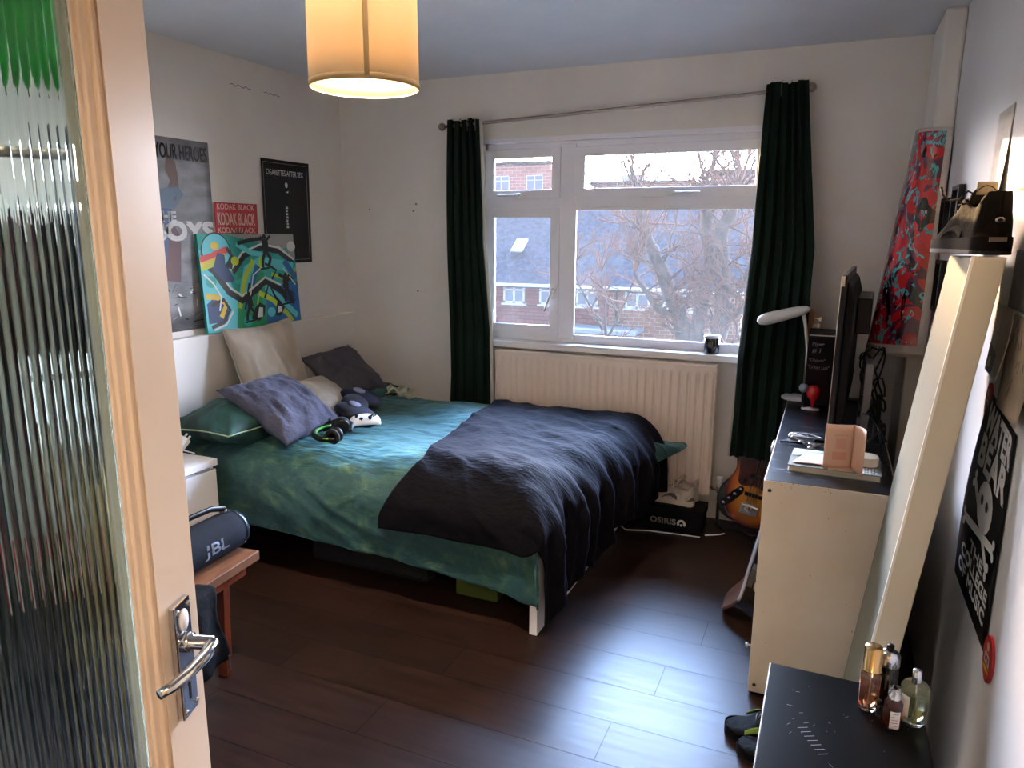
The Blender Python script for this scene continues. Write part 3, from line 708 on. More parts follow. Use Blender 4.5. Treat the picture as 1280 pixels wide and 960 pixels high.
C = {k: mat('print_' + k, c, .5) for k, c in dict(teal='2FA39A', blue='1F5E9C', dkblue='14305C', green='1F8A5C', lime='B4C832', white='DADDDC', black='0B0B0D', grey='9A9C98', red='C4382C', yellow='D8B92E', cyan='5CC4CE', skin='A8764E', brown='4A2C1E', maroon='4A1218', denim='44586E', pink='C85868', cream='D8C8B4').items()}
def art_heroes(r_, fn, w, h):
    t = MB(); put_text(t, 'NEVER MEET YOUR HEROES', .015, h - .098, w - .03, .068, lambda u, v: fn(u, v, 2), bold=.0032); t.build('headline', W['ink'], r_)
    a = MB(); S = lambda pts, mi, l=1: a.add([fn(x * w, y * h, l) for x, y in pts], [tuple(range(len(pts)))], mi)
    S([(.52, .70), (.66, .68), (.68, .79), (.66, .88), (.58, .92), (.56, .84), (.60, .78)], 0)
    S([(.30, .66), (.62, .64), (.72, .72), (.66, .76), (.50, .74), (.34, .72)], 1)
    S([(.10, .30), (.48, .30), (.60, .64), (.28, .66), (.10, .60)], 2)
    S([(.42, .28), (.62, .26), (.66, .50), (.56, .60)], 3)
    a.build('figure_print', [C['brown'], C['denim'], C['dkblue'], C['maroon']], r_)
    t = MB(); put_text(t, 'THE', .42 * w, .575 * h, .20 * w, .045, lambda u, v: fn(u, v, 3), bold=.005); put_text(t, 'BOYS', .38 * w, .475 * h, .60 * w, .085, lambda u, v: fn(u, v, 3), bold=.012); t.build('title', W['whiteink'], r_)
    a = MB(); rnd = random.Random(5)
    for i in range(26):
        x, y = rnd.uniform(.35, .85) * w, rnd.uniform(.03, .22) * h; L = rnd.uniform(.02, .07); an = rnd.uniform(0, PI)
        a.add([fn(x, y, 2), fn(x + L * cos(an), y + L * sin(an), 2), fn(x + L * cos(an) + .008, y + L * sin(an) + .005, 2), fn(x + .008, y + .006, 2)], [(0, 1, 2, 3)], i % 2)
    a.build('scribble_print', [C['black'], C['white']], r_)
poster('poster', 'tall grey concrete-look poster with HEROES headline and white title, left of the canvas', 2.255, 2.865, 1.075, 1.99, W['concrete'], art_heroes)
def art_kodak(r_, fn, w, h):
    t = MB(); put_text(t, 'KODAK BLACK', .02, h - .115, w - .04, .062, lambda u, v: fn(u, v, 2), bold=.002)
    for q, zz in enumerate((h - .035, h - .155, h - .20, h - .245)):
        put_text(t, 'KODAK BLACK', .02, zz, w - .04, .028, lambda u, v: fn(u, v, 2), bold=.001)
    t.build('lettering', C['cream'], r_)
    a = MB(); cx, cy = w * .52, .10
    a.add([fn(cx + .055 * cos(i * PI / 9), cy + .05 * sin(i * PI / 9) - .01, 3) for i in range(18)], [tuple(range(18))], 0)
    for i in range(11):
        an = -.15 + (PI + .3) * i / 10; b0 = .045; p = lambda r, d: fn(cx + r * cos(an + d), cy + .01 + r * sin(an + d) * .95, 4)
        a.add([p(b0 * .6, -.25), p(.10 + .012 * (i % 2), 0), p(b0 * .6, .25)], [(0, 1, 2)], 1)
    a.add([fn(cx + .052 * cos(PI * i / 9), cy + .02 + .035 * sin(PI * i / 9), 4) for i in range(10)], [tuple(range(10))], 1)
    a.build('head_drawing', [C['skin'], C['brown']], r_)
poster('poster', 'small square red poster with rows of KODAK BLACK lettering above the canvas', 2.875, 3.18, 1.40, 1.705, mat('red_print', 'B02A34', .5), art_kodak)
def art_cas(r_, fn, w, h):
    t = MB(); put_text(t, 'CIGARETTES AFTER SEX', .045, h - .085, w - .09, .03, lambda u, v: fn(u, v, 2)); t.build('lettering', W['whiteink'], r_)
    a = MB()
    a.add([fn(w * .52 + .012 * cos(i * .52), h - .135 + .016 * sin(i * .52), 2) for i in range(12)], [tuple(range(12))], 0)
    a.add([fn(w * .5, h - .175, 2), fn(w * .56, h - .165, 2), fn(w * .55, h - .18, 2)], [(0, 1, 2)], 0)
    for q in range(7): a.add([fn(w * .5 - .01 + .003 * (q % 2), .20 + q * .018, 2), fn(w * .5 + .014 - .003 * (q % 3), .20 + q * .018, 2), fn(w * .5 + .010, .212 + q * .018, 2), fn(w * .5 - .004, .212 + q * .018, 2)], [(0, 1, 2, 3)], 0)
    b = .018
    for p in ([(b, b), (w - b, b), (w - b, b + .0025), (b, b + .0025)], [(b, h - b), (w - b, h - b), (w - b, h - b - .0025), (b, h - b - .0025)], [(b, b), (b + .0025, b), (b + .0025, h - b), (b, h - b)], [(w - b, b), (w - b - .0025, b), (w - b - .0025, h - b), (w - b, h - b)]): a.add([fn(*q, 1) for q in p], [(0, 1, 2, 3)], 1)
    a.build('print', [C['white'], C['grey']], r_)
poster('wall_flag', 'black fabric banner reading CIGARETTES AFTER SEX, nearest the wall corner', 3.225, 3.625, 1.38, 1.955, mat('black_fabric_print', '0C0B0D', .8, bump=.1, bs=80), art_cas, cat='banner', curl=.008)
# canvas
cv = thing('canvas_painting', 'teal and green graffiti canvas leaning on the wall ledge', 'painting', M=basis(Vector((-2.872, 2.735, 1.047)), Vector((0, 1, 0)), Vector((-.055, 0, .998)), Vector((.998, 0, .055))))
cw, ch_ = .71, .50
MB().box(0, cw, 0, ch_, -.016, 0).build('stretcher', mat('canvas_base', '1B8278', .6, var='2B9A90', vs=3), cv)
pa = MB(); names = ['teal', 'blue', 'dkblue', 'green', 'lime', 'white', 'black', 'grey', 'red', 'yellow', 'cyan']; idx = {n: i for i, n in enumerate(names)}
lay = [0]
def S(col, pts): lay[0] += 1; pa.add([(x * cw, y * ch_, .0004 + lay[0] * .00004) for x, y in pts], [tuple(range(len(pts)))], idx[col])
def band(col, pts, w):
    lay[0] += 1; vs = []
    P = [Vector((x * cw, y * ch_, 0)) for x, y in pts]
    for i, p in enumerate(P):
        t = (P[min(i + 1, len(P) - 1)] - P[max(0, i - 1)]).normalized(); n = Vector((-t.y, t.x, 0)); ww = (w if not isinstance(w, (list, tuple)) else w[i]) / 2
        for s_ in (1, -1):
            q = p + n * ww * s_; q.x = min(max(q.x, .001), cw - .001); q.y = min(max(q.y, .001), ch_ - .001); q.z = .0004 + lay[0] * .00004; vs.append(q)
    pa.add(vs, [(2 * i, 2 * i + 2, 2 * i + 3, 2 * i + 1) for i in range(len(P) - 1)], idx[col])
def disc(col, x, y, r, n=16, sy=1): S(col, [(x + r * cos(i * 2 * PI / n), y + r * sy * sin(i * 2 * PI / n)) for i in range(n)])
S('grey', [(0.25, 1), (1, 1), (1, .72), (.8, .86), (.5, .93)])
S('cyan', [(0, 0), (.35, 0), (.3, .4), (.2, .7), (0, .85)]); S('green', [(.28, 0), (.62, 0), (.55, .5), (.35, .6)]); S('blue', [(.6, 0), (1, 0), (1, .45), (.8, .5), (.62, .3)])
S('dkblue', [(.02, .1), (.2, .1), (.22, .3), (.08, .35), (.02, .3)]); S('teal', [(.3, .5), (.9, .85), (1, .6), (.9, .45), (.5, .4)])
band('white', [(.28, .62), (.42, .80), (.62, .88), (.82, .84), (.98, .70)], .022); band('black', [(.30, .60), (.43, .77), (.62, .85), (.80, .81), (.97, .67)], .03)
band('cyan', [(.36, .30), (.45, .62), (.60, .70), (.78, .66), (.96, .62)], .06); band('lime', [(.33, .22), (.42, .55), (.52, .72)], .03); band('lime', [(.50, .25), (.60, .70), (.64, .78)], .035)
band('blue', [(.42, .20), (.50, .50), (.56, .66)], .04); band('green', [(.46, .18), (.54, .46), (.60, .60)], .04)
band('black', [(.12, .62), (.24, .40), (.36, .30), (.52, .40), (.62, .48), (.78, .38), (.94, .22)], .035); band('white', [(.14, .66), (.26, .44), (.37, .35), (.52, .45), (.63, .53), (.80, .43)], .012)
band('yellow', [(.02, .38), (.12, .36), (.20, .28), (.14, .15)], .03); band('lime', [(.55, .36), (.68, .28), (.84, .10), (.9, 0)], .03); band('cyan', [(.62, .42), (.76, .30), (.96, .06)], .035)
band('black', [(.04, .06), (.16, .10), (.23, .22), (.18, .33), (.06, .28)], .02); band('white', [(.06, .03), (.18, .07), (.26, .2)], .01)
S('black', [(.46, .08), (.52, .06), (.58, .12), (.60, .22), (.54, .26), (.48, .2)]); S('white', [(.50, .1), (.56, .1), (.57, .2), (.53, .21)]); S('black', [(.70, .10), (.76, .08), (.82, .18), (.74, .26)]); S('white', [(.73, .12), (.78, .13), (.79, .19), (.74, .2)])
band('red', [(.82, .46), (.92, .54), (1, .55)], .02); band('lime', [(.70, .56), (.86, .50), (1, .60)], .02); band('black', [(.78, .55), (.90, .48), (.99, .52)], .02)
disc('black', .16, .80, .145, 20, 1.5); disc('cyan', .16, .83, .13, 20, 1.3); disc('yellow', .15, .88, .04)
band('red', [(.0, .74), (.12, .78), (.26, .84)], .035); band('yellow', [(.0, .69), (.12, .73), (.24, .78)], .025); band('lime', [(.0, .65), (.12, .69), (.22, .73)], .02)
band('dkblue', [(.20, .80), (.17, .66), (.24, .56), (.30, .52)], [.05, .09, .07, .02]); band('black', [(.26, .86), (.31, .76), (.28, .64)], .02)
rnd = random.Random(2)
for (x, y, r, c) in ((.08, .52, .05, 'teal'), (.33, .72, .04, 'lime'), (.90, .30, .05, 'dkblue'), (.66, .14, .045, 'cyan'), (.40, .08, .05, 'teal'), (.96, .86, .05, 'white')): disc(c, x, y, r, 14, 1.2)
band('white', [(.02, .60), (.10, .50), (.16, .36), (.13, .22)], .010); band('black', [(.64, .68), (.76, .60), (.70, .50)], .014); band('white', [(.44, .30), (.50, .56), (.60, .64)], .008)
band('black', [(.60, .30), (.66, .46), (.72, .30), (.78, .22)], .016); band('cyan', [(.36, .90), (.5, .80), (.62, .78)], .028); band('black', [(.38, .20), (.45, .48)], .012); band('blue', [(.86, .70), (.98, .50)], .04); band('white', [(.84, .62), (.97, .42)], .008)
# small skating figures
def fig(x, y, s_, f=1):
    band('black', [(x - .05 * s_ * f, y + .20 * s_), (x + .0, y + .14 * s_), (x + .07 * s_ * f, y + .21 * s_)], .018 * s_)
    disc('black', x, y + .20 * s_, .022 * s_, 10, 1.4)
    band('black', [(x, y + .17 * s_), (x + .01 * f, y + .03 * s_)], .05 * s_); band('black', [(x, y + .04 * s_), (x + .05 * s_ * f, y - .05 * s_), (x + .02 * s_ * f, y - .14 * s_)], .024 * s_); band('black', [(x, y + .04 * s_), (x - .04 * s_ * f, y - .06 * s_), (x - .05 * s_ * f, y - .15 * s_)], .024 * s_)
    band('black', [(x - .08 * s_, y - .17 * s_), (x + .07 * s_, y - .15 * s_)], .012 * s_)
fig(.66, .78, .95); fig(.86, .36, .9, -1); fig(.43, .20, .8)
band('black', [(.37, .90), (.50, .935), (.64, .95)], .02)
pa.build('painting', [C[n] for n in names], cv)

# wall pin marks (small)
# ------------------------------------------------------------------ shoes
def shoe(root, L=.29, Wd=.10, H=.11, up=None, sole=None, lace=None, lining=None, accent=None, seed=0, as0=.30):
    """local: toe at +X, heel at 0, sole on z=0"""
    up = up or W['black']; sole = sole or W['white']
    def hw(s): return Wd / 2 * (.74 + .26 * smooth((s - .15) / .5)) * (1 - .10 * math.exp(-((s - .42) / .14) ** 2)) * (1 if s < .70 else max(0, 1 - ((s - .70) / .30) ** 2.3) ** .5) * (1 if s > .14 else max(0, 1 - ((.14 - s) / .14) ** 2.3) ** .5)
    def top(s): return H * (1.0 - .24 * smooth((s - .02) / .16) + .14 * smooth((s - .24) / .18)) if s < .42 else .032 + (H * .80 - .03) * (1 - smooth((s - .38) / .46)) + .016 * (1 - ((s - .4) / .6) ** 4)
    n = 28
    rs_ = [.5 - .5 * cos(PI * q / n) for q in range(n + 1)]; out = [(q * (L + .008) - .004, hw(q) * 1.06 + .0015) for q in rs_]
    poly = [(x, y) for x, y in out] + [(x, -y) for x, y in out[::-1]]
    MB().prism(poly, 0, .012, ).build('outsole', W['rubber'], root, bevel=.002)
    ms = MB()
    def mf(u, v):
        a = u * 2; s_ = a if a <= 1 else 2 - a; sg = 1 if a <= 1 else -1; s_ = .5 - .5 * cos(PI * s_)
        return Vector((s_ * (L + .010) - .005, sg * (hw(s_) * 1.05 + .0015) * (1 + .02 * sin(v * PI)), .009 + v * (.022 + .010 * (1 - s_) + .006 * smooth((s_ - .85) / .15))))
    ms.grid(mf, 60, 3); ms.prism([(x, y - .004) for x, y in out] + [(x, -y + .004) for x, y in out[::-1]], .012, .028)
    ms.build('midsole', sole, root)
    def uf(u, v):
        s_ = .5 - .5 * cos(PI * u); th = v * 2 - 1
        ph = (1 - abs(th)) * PI / 2; sg = 1 if th >= 0 else -1
        openk = smooth((.50 - s_) / .08)
        w = hw(s_) ; h = top(s_)
        y = sg * w * (cos(ph) ** .75) ; z = .026 + (h - .026) * (sin(ph) ** .8)
        if openk > 0:
            f = 1 - abs(th); yo = sg * w * (1 - .42 * f) ; zo = .026 + (h - .026) * min(1, f * 1.6) ** .8
            y = y * (1 - openk) + yo * openk; z = z * (1 - openk) + zo * openk
        return Vector((s_ * L + (0.004 * fbm(v * 5, u * 5, seed)), y, z + .002 * fbm(u * 9, v * 9, seed)))
    MB().grid(uf, 44, 32, keep=lambda u, v: not (u < .48 and abs(v * 2 - 1) < .40)).build('upper', up, root, solid=.004)
    # heel counter closes the back
    def hf_(u, v):
        a = u * 2 - 1; q = .13 * a * a
        return Vector((q * L - .0035 + .010 * v * (1 - a * a), (1 if a >= 0 else -1) * (hw(q) + .0025) * (1 - .30 * v), .030 + v * (H * .50) * (1 - .45 * a * a)))
    MB().grid(hf_, 20, 8).build('heel_counter', accent or up, root, solid=.002)
    MB().grid(lambda u, v: Vector((L * (.30 + .30 * u), (v - .5) * Wd * .5, H * (1.02 - .42 * u) + .004 - .02 * (2 * v - 1) ** 2 + (.012 if u < .2 else 0))), 12, 8).build('tongue', up if not lining else lining, root, solid=.006)
    MB().prism([(x * .9 + .01, y * .8) for x, y in out[:20]] + [(x * .9 + .01, -y * .8) for x, y in out[:20][::-1]], .029, .034).build('insole', W['dark'], root)
    if lace:
        lm = MB()
        for i in range(5):
            s_ = .44 + i * .06; h = top(s_) + .006; w = Wd * .27
            sg = 1 if i % 2 else -1
            lm.tube([(s_ * L, -w, h - .008), (s_ * L + .004, 0, h + .002), (s_ * L + .008 * sg + .01, w, h - .008)], .0028, 6)
        lm.tube([(.45 * L, 0, top(.45) + .01), (.40 * L, .03, top(.45) + .022), (.36 * L, .05, top(.45) + .002), (.42 * L, .035, top(.45) - .01)], .0024, 6)
        lm.tube([(.45 * L, 0, top(.45) + .01), (.42 * L, -.03, top(.45) + .024), (.38 * L, -.055, top(.45) - .002)], .0024, 6)
        lm.build('laces', lace, root)
    if accent:
        for sg in (1, -1):
            am = MB()
            am.grid(lambda u, v: Vector(((as0 + .30 * u) * L, sg * (hw(as0 + .30 * u) * .985 + .004 - .008 * v), .036 + (.012 + .014 * (1 - u)) * v + .018 * sin(u * 3) )), 12, 3)
            am.build('side_stripe', accent, root, solid=.002)
def outline_poly(): pass

# shoe box + trainers
sb = thing('shoe_box', 'black cardboard shoe box marked OSIRIS on the floor by the radiator', 'box', M=T(-.925, 3.675, 0) @ RZ(0))
W['boxblk'] = mat('black_cardboard', '0A0A0C', .7, spec=.15, bump=.04, bs=20)
MB().box(.004, .405, .004, .185, 0, .105).build('base', W['boxblk'], sb)
MB().box(0, .41, 0, .189, .085, .130).build('lid', W['boxblk'], sb, bevel=.002)
t = MB(); f_ = lambda u, v: Vector((u, -.0012, v)); put_text(t, 'OSIRIS', .135, .042, .135, .030, lambda u, v: Vector((u, .0025, v)), bold=.003)
tt = MB()
cx_, cz_ = .302, .054
for a0 in [i * PI / 16 for i in range(-3, 19)]:
    tt.add([Vector((cx_ + r_ * cos(a), .0025, cz_ + r_ * sin(a))) for r_, a in ((.011, a0), (.023, a0), (.023, a0 + PI / 15), (.011, a0 + PI / 15))], [(0, 1, 2, 3)])
tt.add([Vector((cx_ + .007 * cos(i * PI / 5), .0024, cz_ - .008 + .007 * sin(i * PI / 5))) for i in range(10)], [tuple(range(10))])
t.build('lettering', W['whiteink'], sb); tt.build('round_logo', W['whiteink'], sb)
W['shoecream'] = mat('cream_leather', 'D8CCBE', .6, var='B0A294', vs=30, bump=.2, bs=20)
W['solecream'] = mat('cream_rubber', 'DDD0BE', .6, var='C0B09A', vs=9)
gs = 'pair of cream trainers on the shoe box'
s_ = thing('trainer', 'worn cream trainer on the shoe box, the front one, side-on to the camera', 'shoe', M=T(-.575, 3.745, .13) @ RZ(PI - .18), group=gs); shoe(s_, .27, .095, .12, W['shoecream'], W['solecream'], mat('cream_lace', 'EEE6DA', .8), None, mat('grey_panel', '6A625C', .7), 2)
s_ = thing('trainer', 'worn cream trainer on the shoe box, the rear one nearer the radiator', 'shoe', M=T(-.57, 3.835, .13) @ RZ(PI - .12), group=gs); shoe(s_, .25, .085, .125, W['shoecream'], W['solecream'], mat('cream_lace2', 'EEE6DA', .8), None, None, 5)
tag(MB().tube([(-.50, 3.70, .004), (-.46, 3.72, .004), (-.43, 3.74, .004), (-.41, 3.765, .004)], .004, 6).build('cable', W['white']), 'short white cable on the floor right of the shoe box', 'cable')
tag(MB().tube([(-.94, 3.64, .004), (-.90, 3.60, .004), (-.78, 3.64, .004), (-.62, 3.655, .004), (-.52, 3.66, .005)], .0035, 6).build('cable', W['white']), 'thin white cable running along the front of the shoe box', 'cable')
tag(MB().tube([(-.47, 3.88, .006), (-.42, 3.80, .006), (-.34, 3.86, .006), (-.28, 3.78, .006), (-.2, 3.86, .006)], .006, 6).build('cable', W['black']), 'black cable on the floor behind the bass guitar', 'cable')

# ------------------------------------------------------------------ bass guitar
gt_c = Vector((-.315, 3.80, .055)); gt_t = Vector((-.088, 3.875, 1.185))
gz = (gt_t - gt_c).normalized(); gx = Vector((1, 0, 0)); gx = (gx - gz * gx.dot(gz)).normalized(); gy = gz.cross(gx)
bass = thing('bass_guitar', 'sunburst electric bass guitar standing behind the curtain beside the white chest', 'guitar', M=basis(gt_c, gx, gy, gz))
def chaik(P, n=3):
    for _ in range(n):
        Q = []
        for i in range(len(P)):
            a, b_ = Vector(P[i]), Vector(P[(i + 1) % len(P)]); Q += [tuple(a * .75 + b_ * .25), tuple(a * .25 + b_ * .75)]
        P = Q
    return P
body = chaik([(-.02, 0), (-.12, .015), (-.175, .08), (-.175, .17), (-.13, .24), (-.115, .30), (-.15, .38), (-.17, .46), (-.13, .48), (-.07, .42), (-.03, .40), (.03, .40), (.06, .42), (.13, .52), (.165, .50), (.155, .40), (.125, .32), (.14, .25), (.18, .18), (.185, .09), (.12, .01), (.04, 0)], 3)
def burst():
    m = bpy.data.materials.new('sunburst_lacquer'); m.use_nodes = True; k = NT(m); b = k.n['Principled BSDF']
    tc = k.node('ShaderNodeTexCoord'); mp = k.node('ShaderNodeMapping'); mp.inputs['Location'].default_value = (0, 0, -.22); k.link(tc.outputs['Object'], mp.inputs[0])
    sp_ = k.node('ShaderNodeSeparateXYZ'); k.link(mp.outputs[0], sp_.inputs[0])
    x2 = k.math('POWER', k.math('ABSOLUTE', k.math('DIVIDE', sp_.outputs[0], .150)), 2.4); z2 = k.math('POWER', k.math('ABSOLUTE', k.math('DIVIDE', sp_.outputs[2], .235)), 2.4)
    d = k.math('ADD', x2, z2); c = k.ramp(d, [(.15, 'D08A2C'), (.5, 'B05A14'), (.8, '5A1A08'), (1.0, '0C0605')]); k.link(c, b.inputs['Base Color'])
    b.inputs['Roughness'].default_value = .18; b.inputs['Coat Weight'].default_value = .6; return m
TR = RX(PI / 2)                    # prism (x, y)->(x, z), extruded along -y
MB().prism(body, -.022, .022, M=TR).build('body', burst(), bass, bevel=.006)
pg = chaik([(-.09, .20), (-.10, .28), (-.12, .38), (-.10, .44), (-.05, .40), (.04, .38), (.09, .45), (.13, .47), (.12, .38), (.09, .28), (.07, .20), (.0, .23)], 2)
MB().prism(pg, .0, .003, M=T(0, -.0225, 0) @ TR).build('pickguard', mat('tortoise_shell', '2A0C0A', .2, var='4A1A14', vs=20), bass)
cp = chaik([(-.05, .20), (-.075, .21), (-.15, .10), (-.145, .07), (-.12, .07), (-.055, .16)], 2)
plt_ = MB().prism(cp, 0, .0025, M=T(0, -.0225, 0) @ TR).build('control_plate', W['black'], bass)
for q in range(4):
    x, z = -.068 - .022 * q, .188 - .032 * q
    MB().lathe([(0, 0), (.010, 0), (.009, .014), (0, .015)], 16, M=T(x, -.025, z) @ RX(PI / 2)).build('knob', W['chrome'], bass)
for z in (.175, .275): MB().box(-.045, .045, -.034, -.022, z - .009, z + .009).build('pickup', W['black'], bass, bevel=.003)
MB().box(-.04, .04, -.036, -.022, .075, .115).box(-.045, .045, -.027, -.022, .065, .125).build('bridge', W['chrome'], bass, bevel=.002)
MB().add([(-.030, -.028, .38), (.030, -.028, .38), (.021, -.028, .97), (-.021, -.028, .97), (-.028, -.006, .38), (.028, -.006, .38), (.019, -.008, .97), (-.019, -.008, .97)], [(0, 1, 2, 3), (7, 6, 5, 4), (0, 4, 5, 1), (1, 5, 6, 2), (2, 6, 7, 3), (3, 7, 4, 0)]).build('neck', mat('maple', 'B07A44', .35), bass)
MB().add([(-.031, -.034, .34), (.031, -.034, .34), (.021, -.034, .968), (-.021, -.034, .968), (-.031, -.028, .34), (.031, -.028, .34), (.021, -.028, .968), (-.021, -.028, .968)], [(0, 1, 2, 3), (7, 6, 5, 4), (0, 4, 5, 1), (1, 5, 6, 2), (2, 6, 7, 3), (3, 7, 4, 0)]).build('fretboard', mat('rosewood', '24120C', .4), bass)
hd = chaik([(-.021, .965), (-.045, 1.0), (-.05, 1.03), (-.034, 1.04), (-.038, 1.10), (-.03, 1.165), (.0, 1.18), (.03, 1.15), (.032, 1.05), (.022, .965)], 2)
MB().prism(hd, -.007, .007, M=T(0, -.018, 0) @ TR).build('headstock', mat('maple_head', 'A8703C', .35), bass, bevel=.002)
for q in range(4):
    z = 1.03 + q * .034; MB().lathe([(0, 0), (.007, 0), (.005, .012), (0, .013)], 12, M=T(-.012 + q * .002, -.025, z) @ RX(PI / 2)).box(.03, .052, -.02, -.016, z - .003, z + .003).box(.05, .062, -.026, -.010, z - .010, z + .010).build('tuner', W['steel'], bass)
st_ = MB()
for q in range(4): x = -.024 + q * .016; st_.tube([(x, -.038, .1), (x * .62, -.036, .97), (-.012 + q * .002, -.030, 1.03 + (3 - q) * .034)], .0012, 5)
st_.build('strings', W['steel'], bass)

# ------------------------------------------------------------------ skateboard
sk = thing('skateboard', 'skateboard with pale edge standing on its tail against the white chest', 'skateboard', M=T(-.298, 2.95, .012) @ RY(.20))
def deck(u, v):
    s_ = u * .76; w = .10 * (1 if .12 < u < .88 else math.sqrt(max(0.0, 1 - ((abs(u - .5) - .38) / .12) ** 2)))
    kick = .055 * smooth((.16 - u) / .16) + .055 * smooth((u - .84) / .16)
    return Vector((-kick + .05 + .006 * (2 * v - 1) ** 2 * -1, (v * 2 - 1) * w, s_))
MB().grid(deck, 60, 14).build('deck', mat('maple_deck', '5C4030', .5, var='4A3022', vs=6, vstretch=(1, 6, 1)), sk, solid=.011)
ed = [deck(i / 60, 0) for i in range(8, 56)]
MB().tube([p + Vector((0, .001, 0)) for p in ed], .0062, 6).build('deck_edge', mat('pale_ply_edge', 'B4B6C0', .5), sk)
for z in (.18, .58):
    MB().box(.055, .075, -.03, .03, z - .04, z + .04).tube([(.105, -.085, z), (.105, .085, z)], .008, 10).box(.07, .11, -.03, .03, z - .012, z + .012).build('truck', W['steel'], sk)
    for y in (-.085, .085): MB().lathe([(0, -.016), (.022, -.016), (.026, -.008), (.026, .008), (.022, .016), (0, .016)], 20, M=T(.105, y, z) @ RX(PI / 2)).build('wheel', mat('offwhite_urethane', 'C8BEA8', .5), sk)

# ------------------------------------------------------------------ chest (shelf unit)
CX0, CX1, CY0, CY1, CH = -.148, .242, 2.386, 3.856, .775
def marble():
    m = bpy.data.materials.new('dark_marbled_film'); m.use_nodes = True; k = NT(m); b = k.n['Principled BSDF']
    tc = k.node('ShaderNodeTexCoord'); mp = k.node('ShaderNodeMapping'); mp.inputs['Scale'].default_value = (3, 12, 1); mp.inputs['Rotation'].default_value = (0, 0, .15); k.link(tc.outputs['Object'], mp.inputs[0])
    nz = k.node('ShaderNodeTexNoise'); nz.inputs['Scale'].default_value = 3; nz.inputs['Detail'].default_value = 8; nz.inputs['Distortion'].default_value = 1.2; k.link(mp.outputs[0], nz.inputs['Vector'])
    k.link(k.ramp(nz.outputs[0], [(.42, '050508'), (.56, '12141A'), (.66, '4A505E'), (.74, '8C94A4')]), b.inputs['Base Color']); b.inputs['Roughness'].default_value = .3; return m
chest = thing('shelf_unit', 'long white cube shelf unit with dark marbled top along the right wall', 'shelf unit', (CX0, CY0, 0))
L_ = CY1 - CY0; dX = CX1 - CX0
W['chest'] = mat('scuffed_white_laminate', 'CDBFAD', .45, var='C4B49E', vs=5)
MB().box(0, dX, 0, .038, .012, CH - .0).build('side_panel', W['chest'], chest, bevel=.002)
MB().box(0, dX, L_ - .038, L_, .012, CH - .0).build('side_panel', W['chest'], chest, bevel=.002)
MB().box(0, dX, .038, L_ - .038, CH - .038, CH - .001).build('top', W['chest'], chest)
MB().box(.004, dX - .004, .004, L_ - .004, CH - .001, CH + .001).build('top_film', marble(), chest)
MB().box(0, dX, .038, L_ - .038, .012, .05).build('bottom', W['chest'], chest)
for y in (.38, .735, 1.09): MB().box(.0, dX, y - .009, y + .009, .05, CH - .038).build('divider', W['chest'], chest)
MB().box(0, dX, .038, L_ - .038, .385, .403).build('shelf', W['chest'], chest)
MB().box(dX - .006, dX - .002, .038, L_ - .038, .05, CH - .038).build('back_panel', W['dark'], chest)
for q in (0, 2, 3):
    for z0, z1 in ((.055, .383), (.405, .733)):
        y0 = .04 + q * .3525; MB().box(.004, .016, y0 + .004, y0 + .335, z0, z1).build('door', W['chest'], chest, bevel=.001)
MB().lathe([(0, 0), (.006, 0), (.006, .0015), (0, .002)], 12, M=T(.02, 0, CH - .032) @ RX(PI / 2)).build('screw_cap', W['dark'], chest)
MB().lathe([(0, 0), (.006, 0), (.006, .0015), (0, .002)], 12, M=T(.02, 0, .04) @ RX(PI / 2)).build('screw_cap', W['dark'], chest)
MB().lathe([(0, 0), (.004, 0), (.004, .012), (.009, .014), (.009, .022), (0, .023)], 14, M=T(0, .05, .155) @ RY(-PI / 2)).build('knob', W['steel'], chest)
scm = MB(); rnd = random.Random(9)
for i in range(26):
    x, z = rnd.uniform(.01, dX - .05), rnd.choice([rnd.uniform(.05, CH - .03), CH - .015 * rnd.random() - .004]); L0 = rnd.uniform(.002, .007)
    scm.add([(x, -.0006, z), (x + .0018, -.0006, z + .0005), (x + .001, -.0006, z + L0), (x - .0008, -.0006, z + L0)], [(0, 1, 2, 3)])
stuffy(scm.build('scuff_marks', mat('scuff_brown', '7A6A56', .8), chest))

# desk lamp
dl = thing('desk_lamp', 'white desk lamp with long oval head on the shelf unit by the curtain', 'lamp', (-.105, 3.72, CH))
MB().lathe([(0, 0), (.075, 0), (.078, .006), (.07, .014), (.012, .018), (0, .018)], 40).build('base', mat('silver_white', 'BFC0C4', .35), dl)
MB().tube([(.03, 0, .012), (.030, 0, .12), (.022, 0, .25), (.008, 0, .35), (-.004, 0, .405), (-.012, 0, .435)], [.006, .006, .0065, .0075, .009, .009], 12).build('stem', W['white'], dl)
hdl = MB()
def hf(u, v):
    a = 2 * PI * u; s_ = v; r_ = math.sin(PI * min(1, max(0, s_)) ** .8) ** .5 if 0 < s_ < 1 else 0
    r_ = (1 - (2 * s_ - 1) ** 4) ** .5 * (.75 + .35 * (1 - s_))
    return Vector((-.235 + .25 * s_, r_ * .034 * cos(a), r_ * .030 * sin(a)))
hdl.grid(hf, 28, 24, M=T(.01, -.02, .438) @ RY(-.30)); hdl.build('lamp_head', W['white'], dl)
MB().grid(lambda u, v: Vector((-.21 + .13 * u, (v - .5) * .044 * (1 - (2 * u - 1) ** 4) ** .5, -.0165)), 14, 6, M=T(.01, -.02, .438) @ RY(-.30)).build('diffuser', mat('lamp_diffuser', 'D8D8D8', .5), dl, solid=.003)

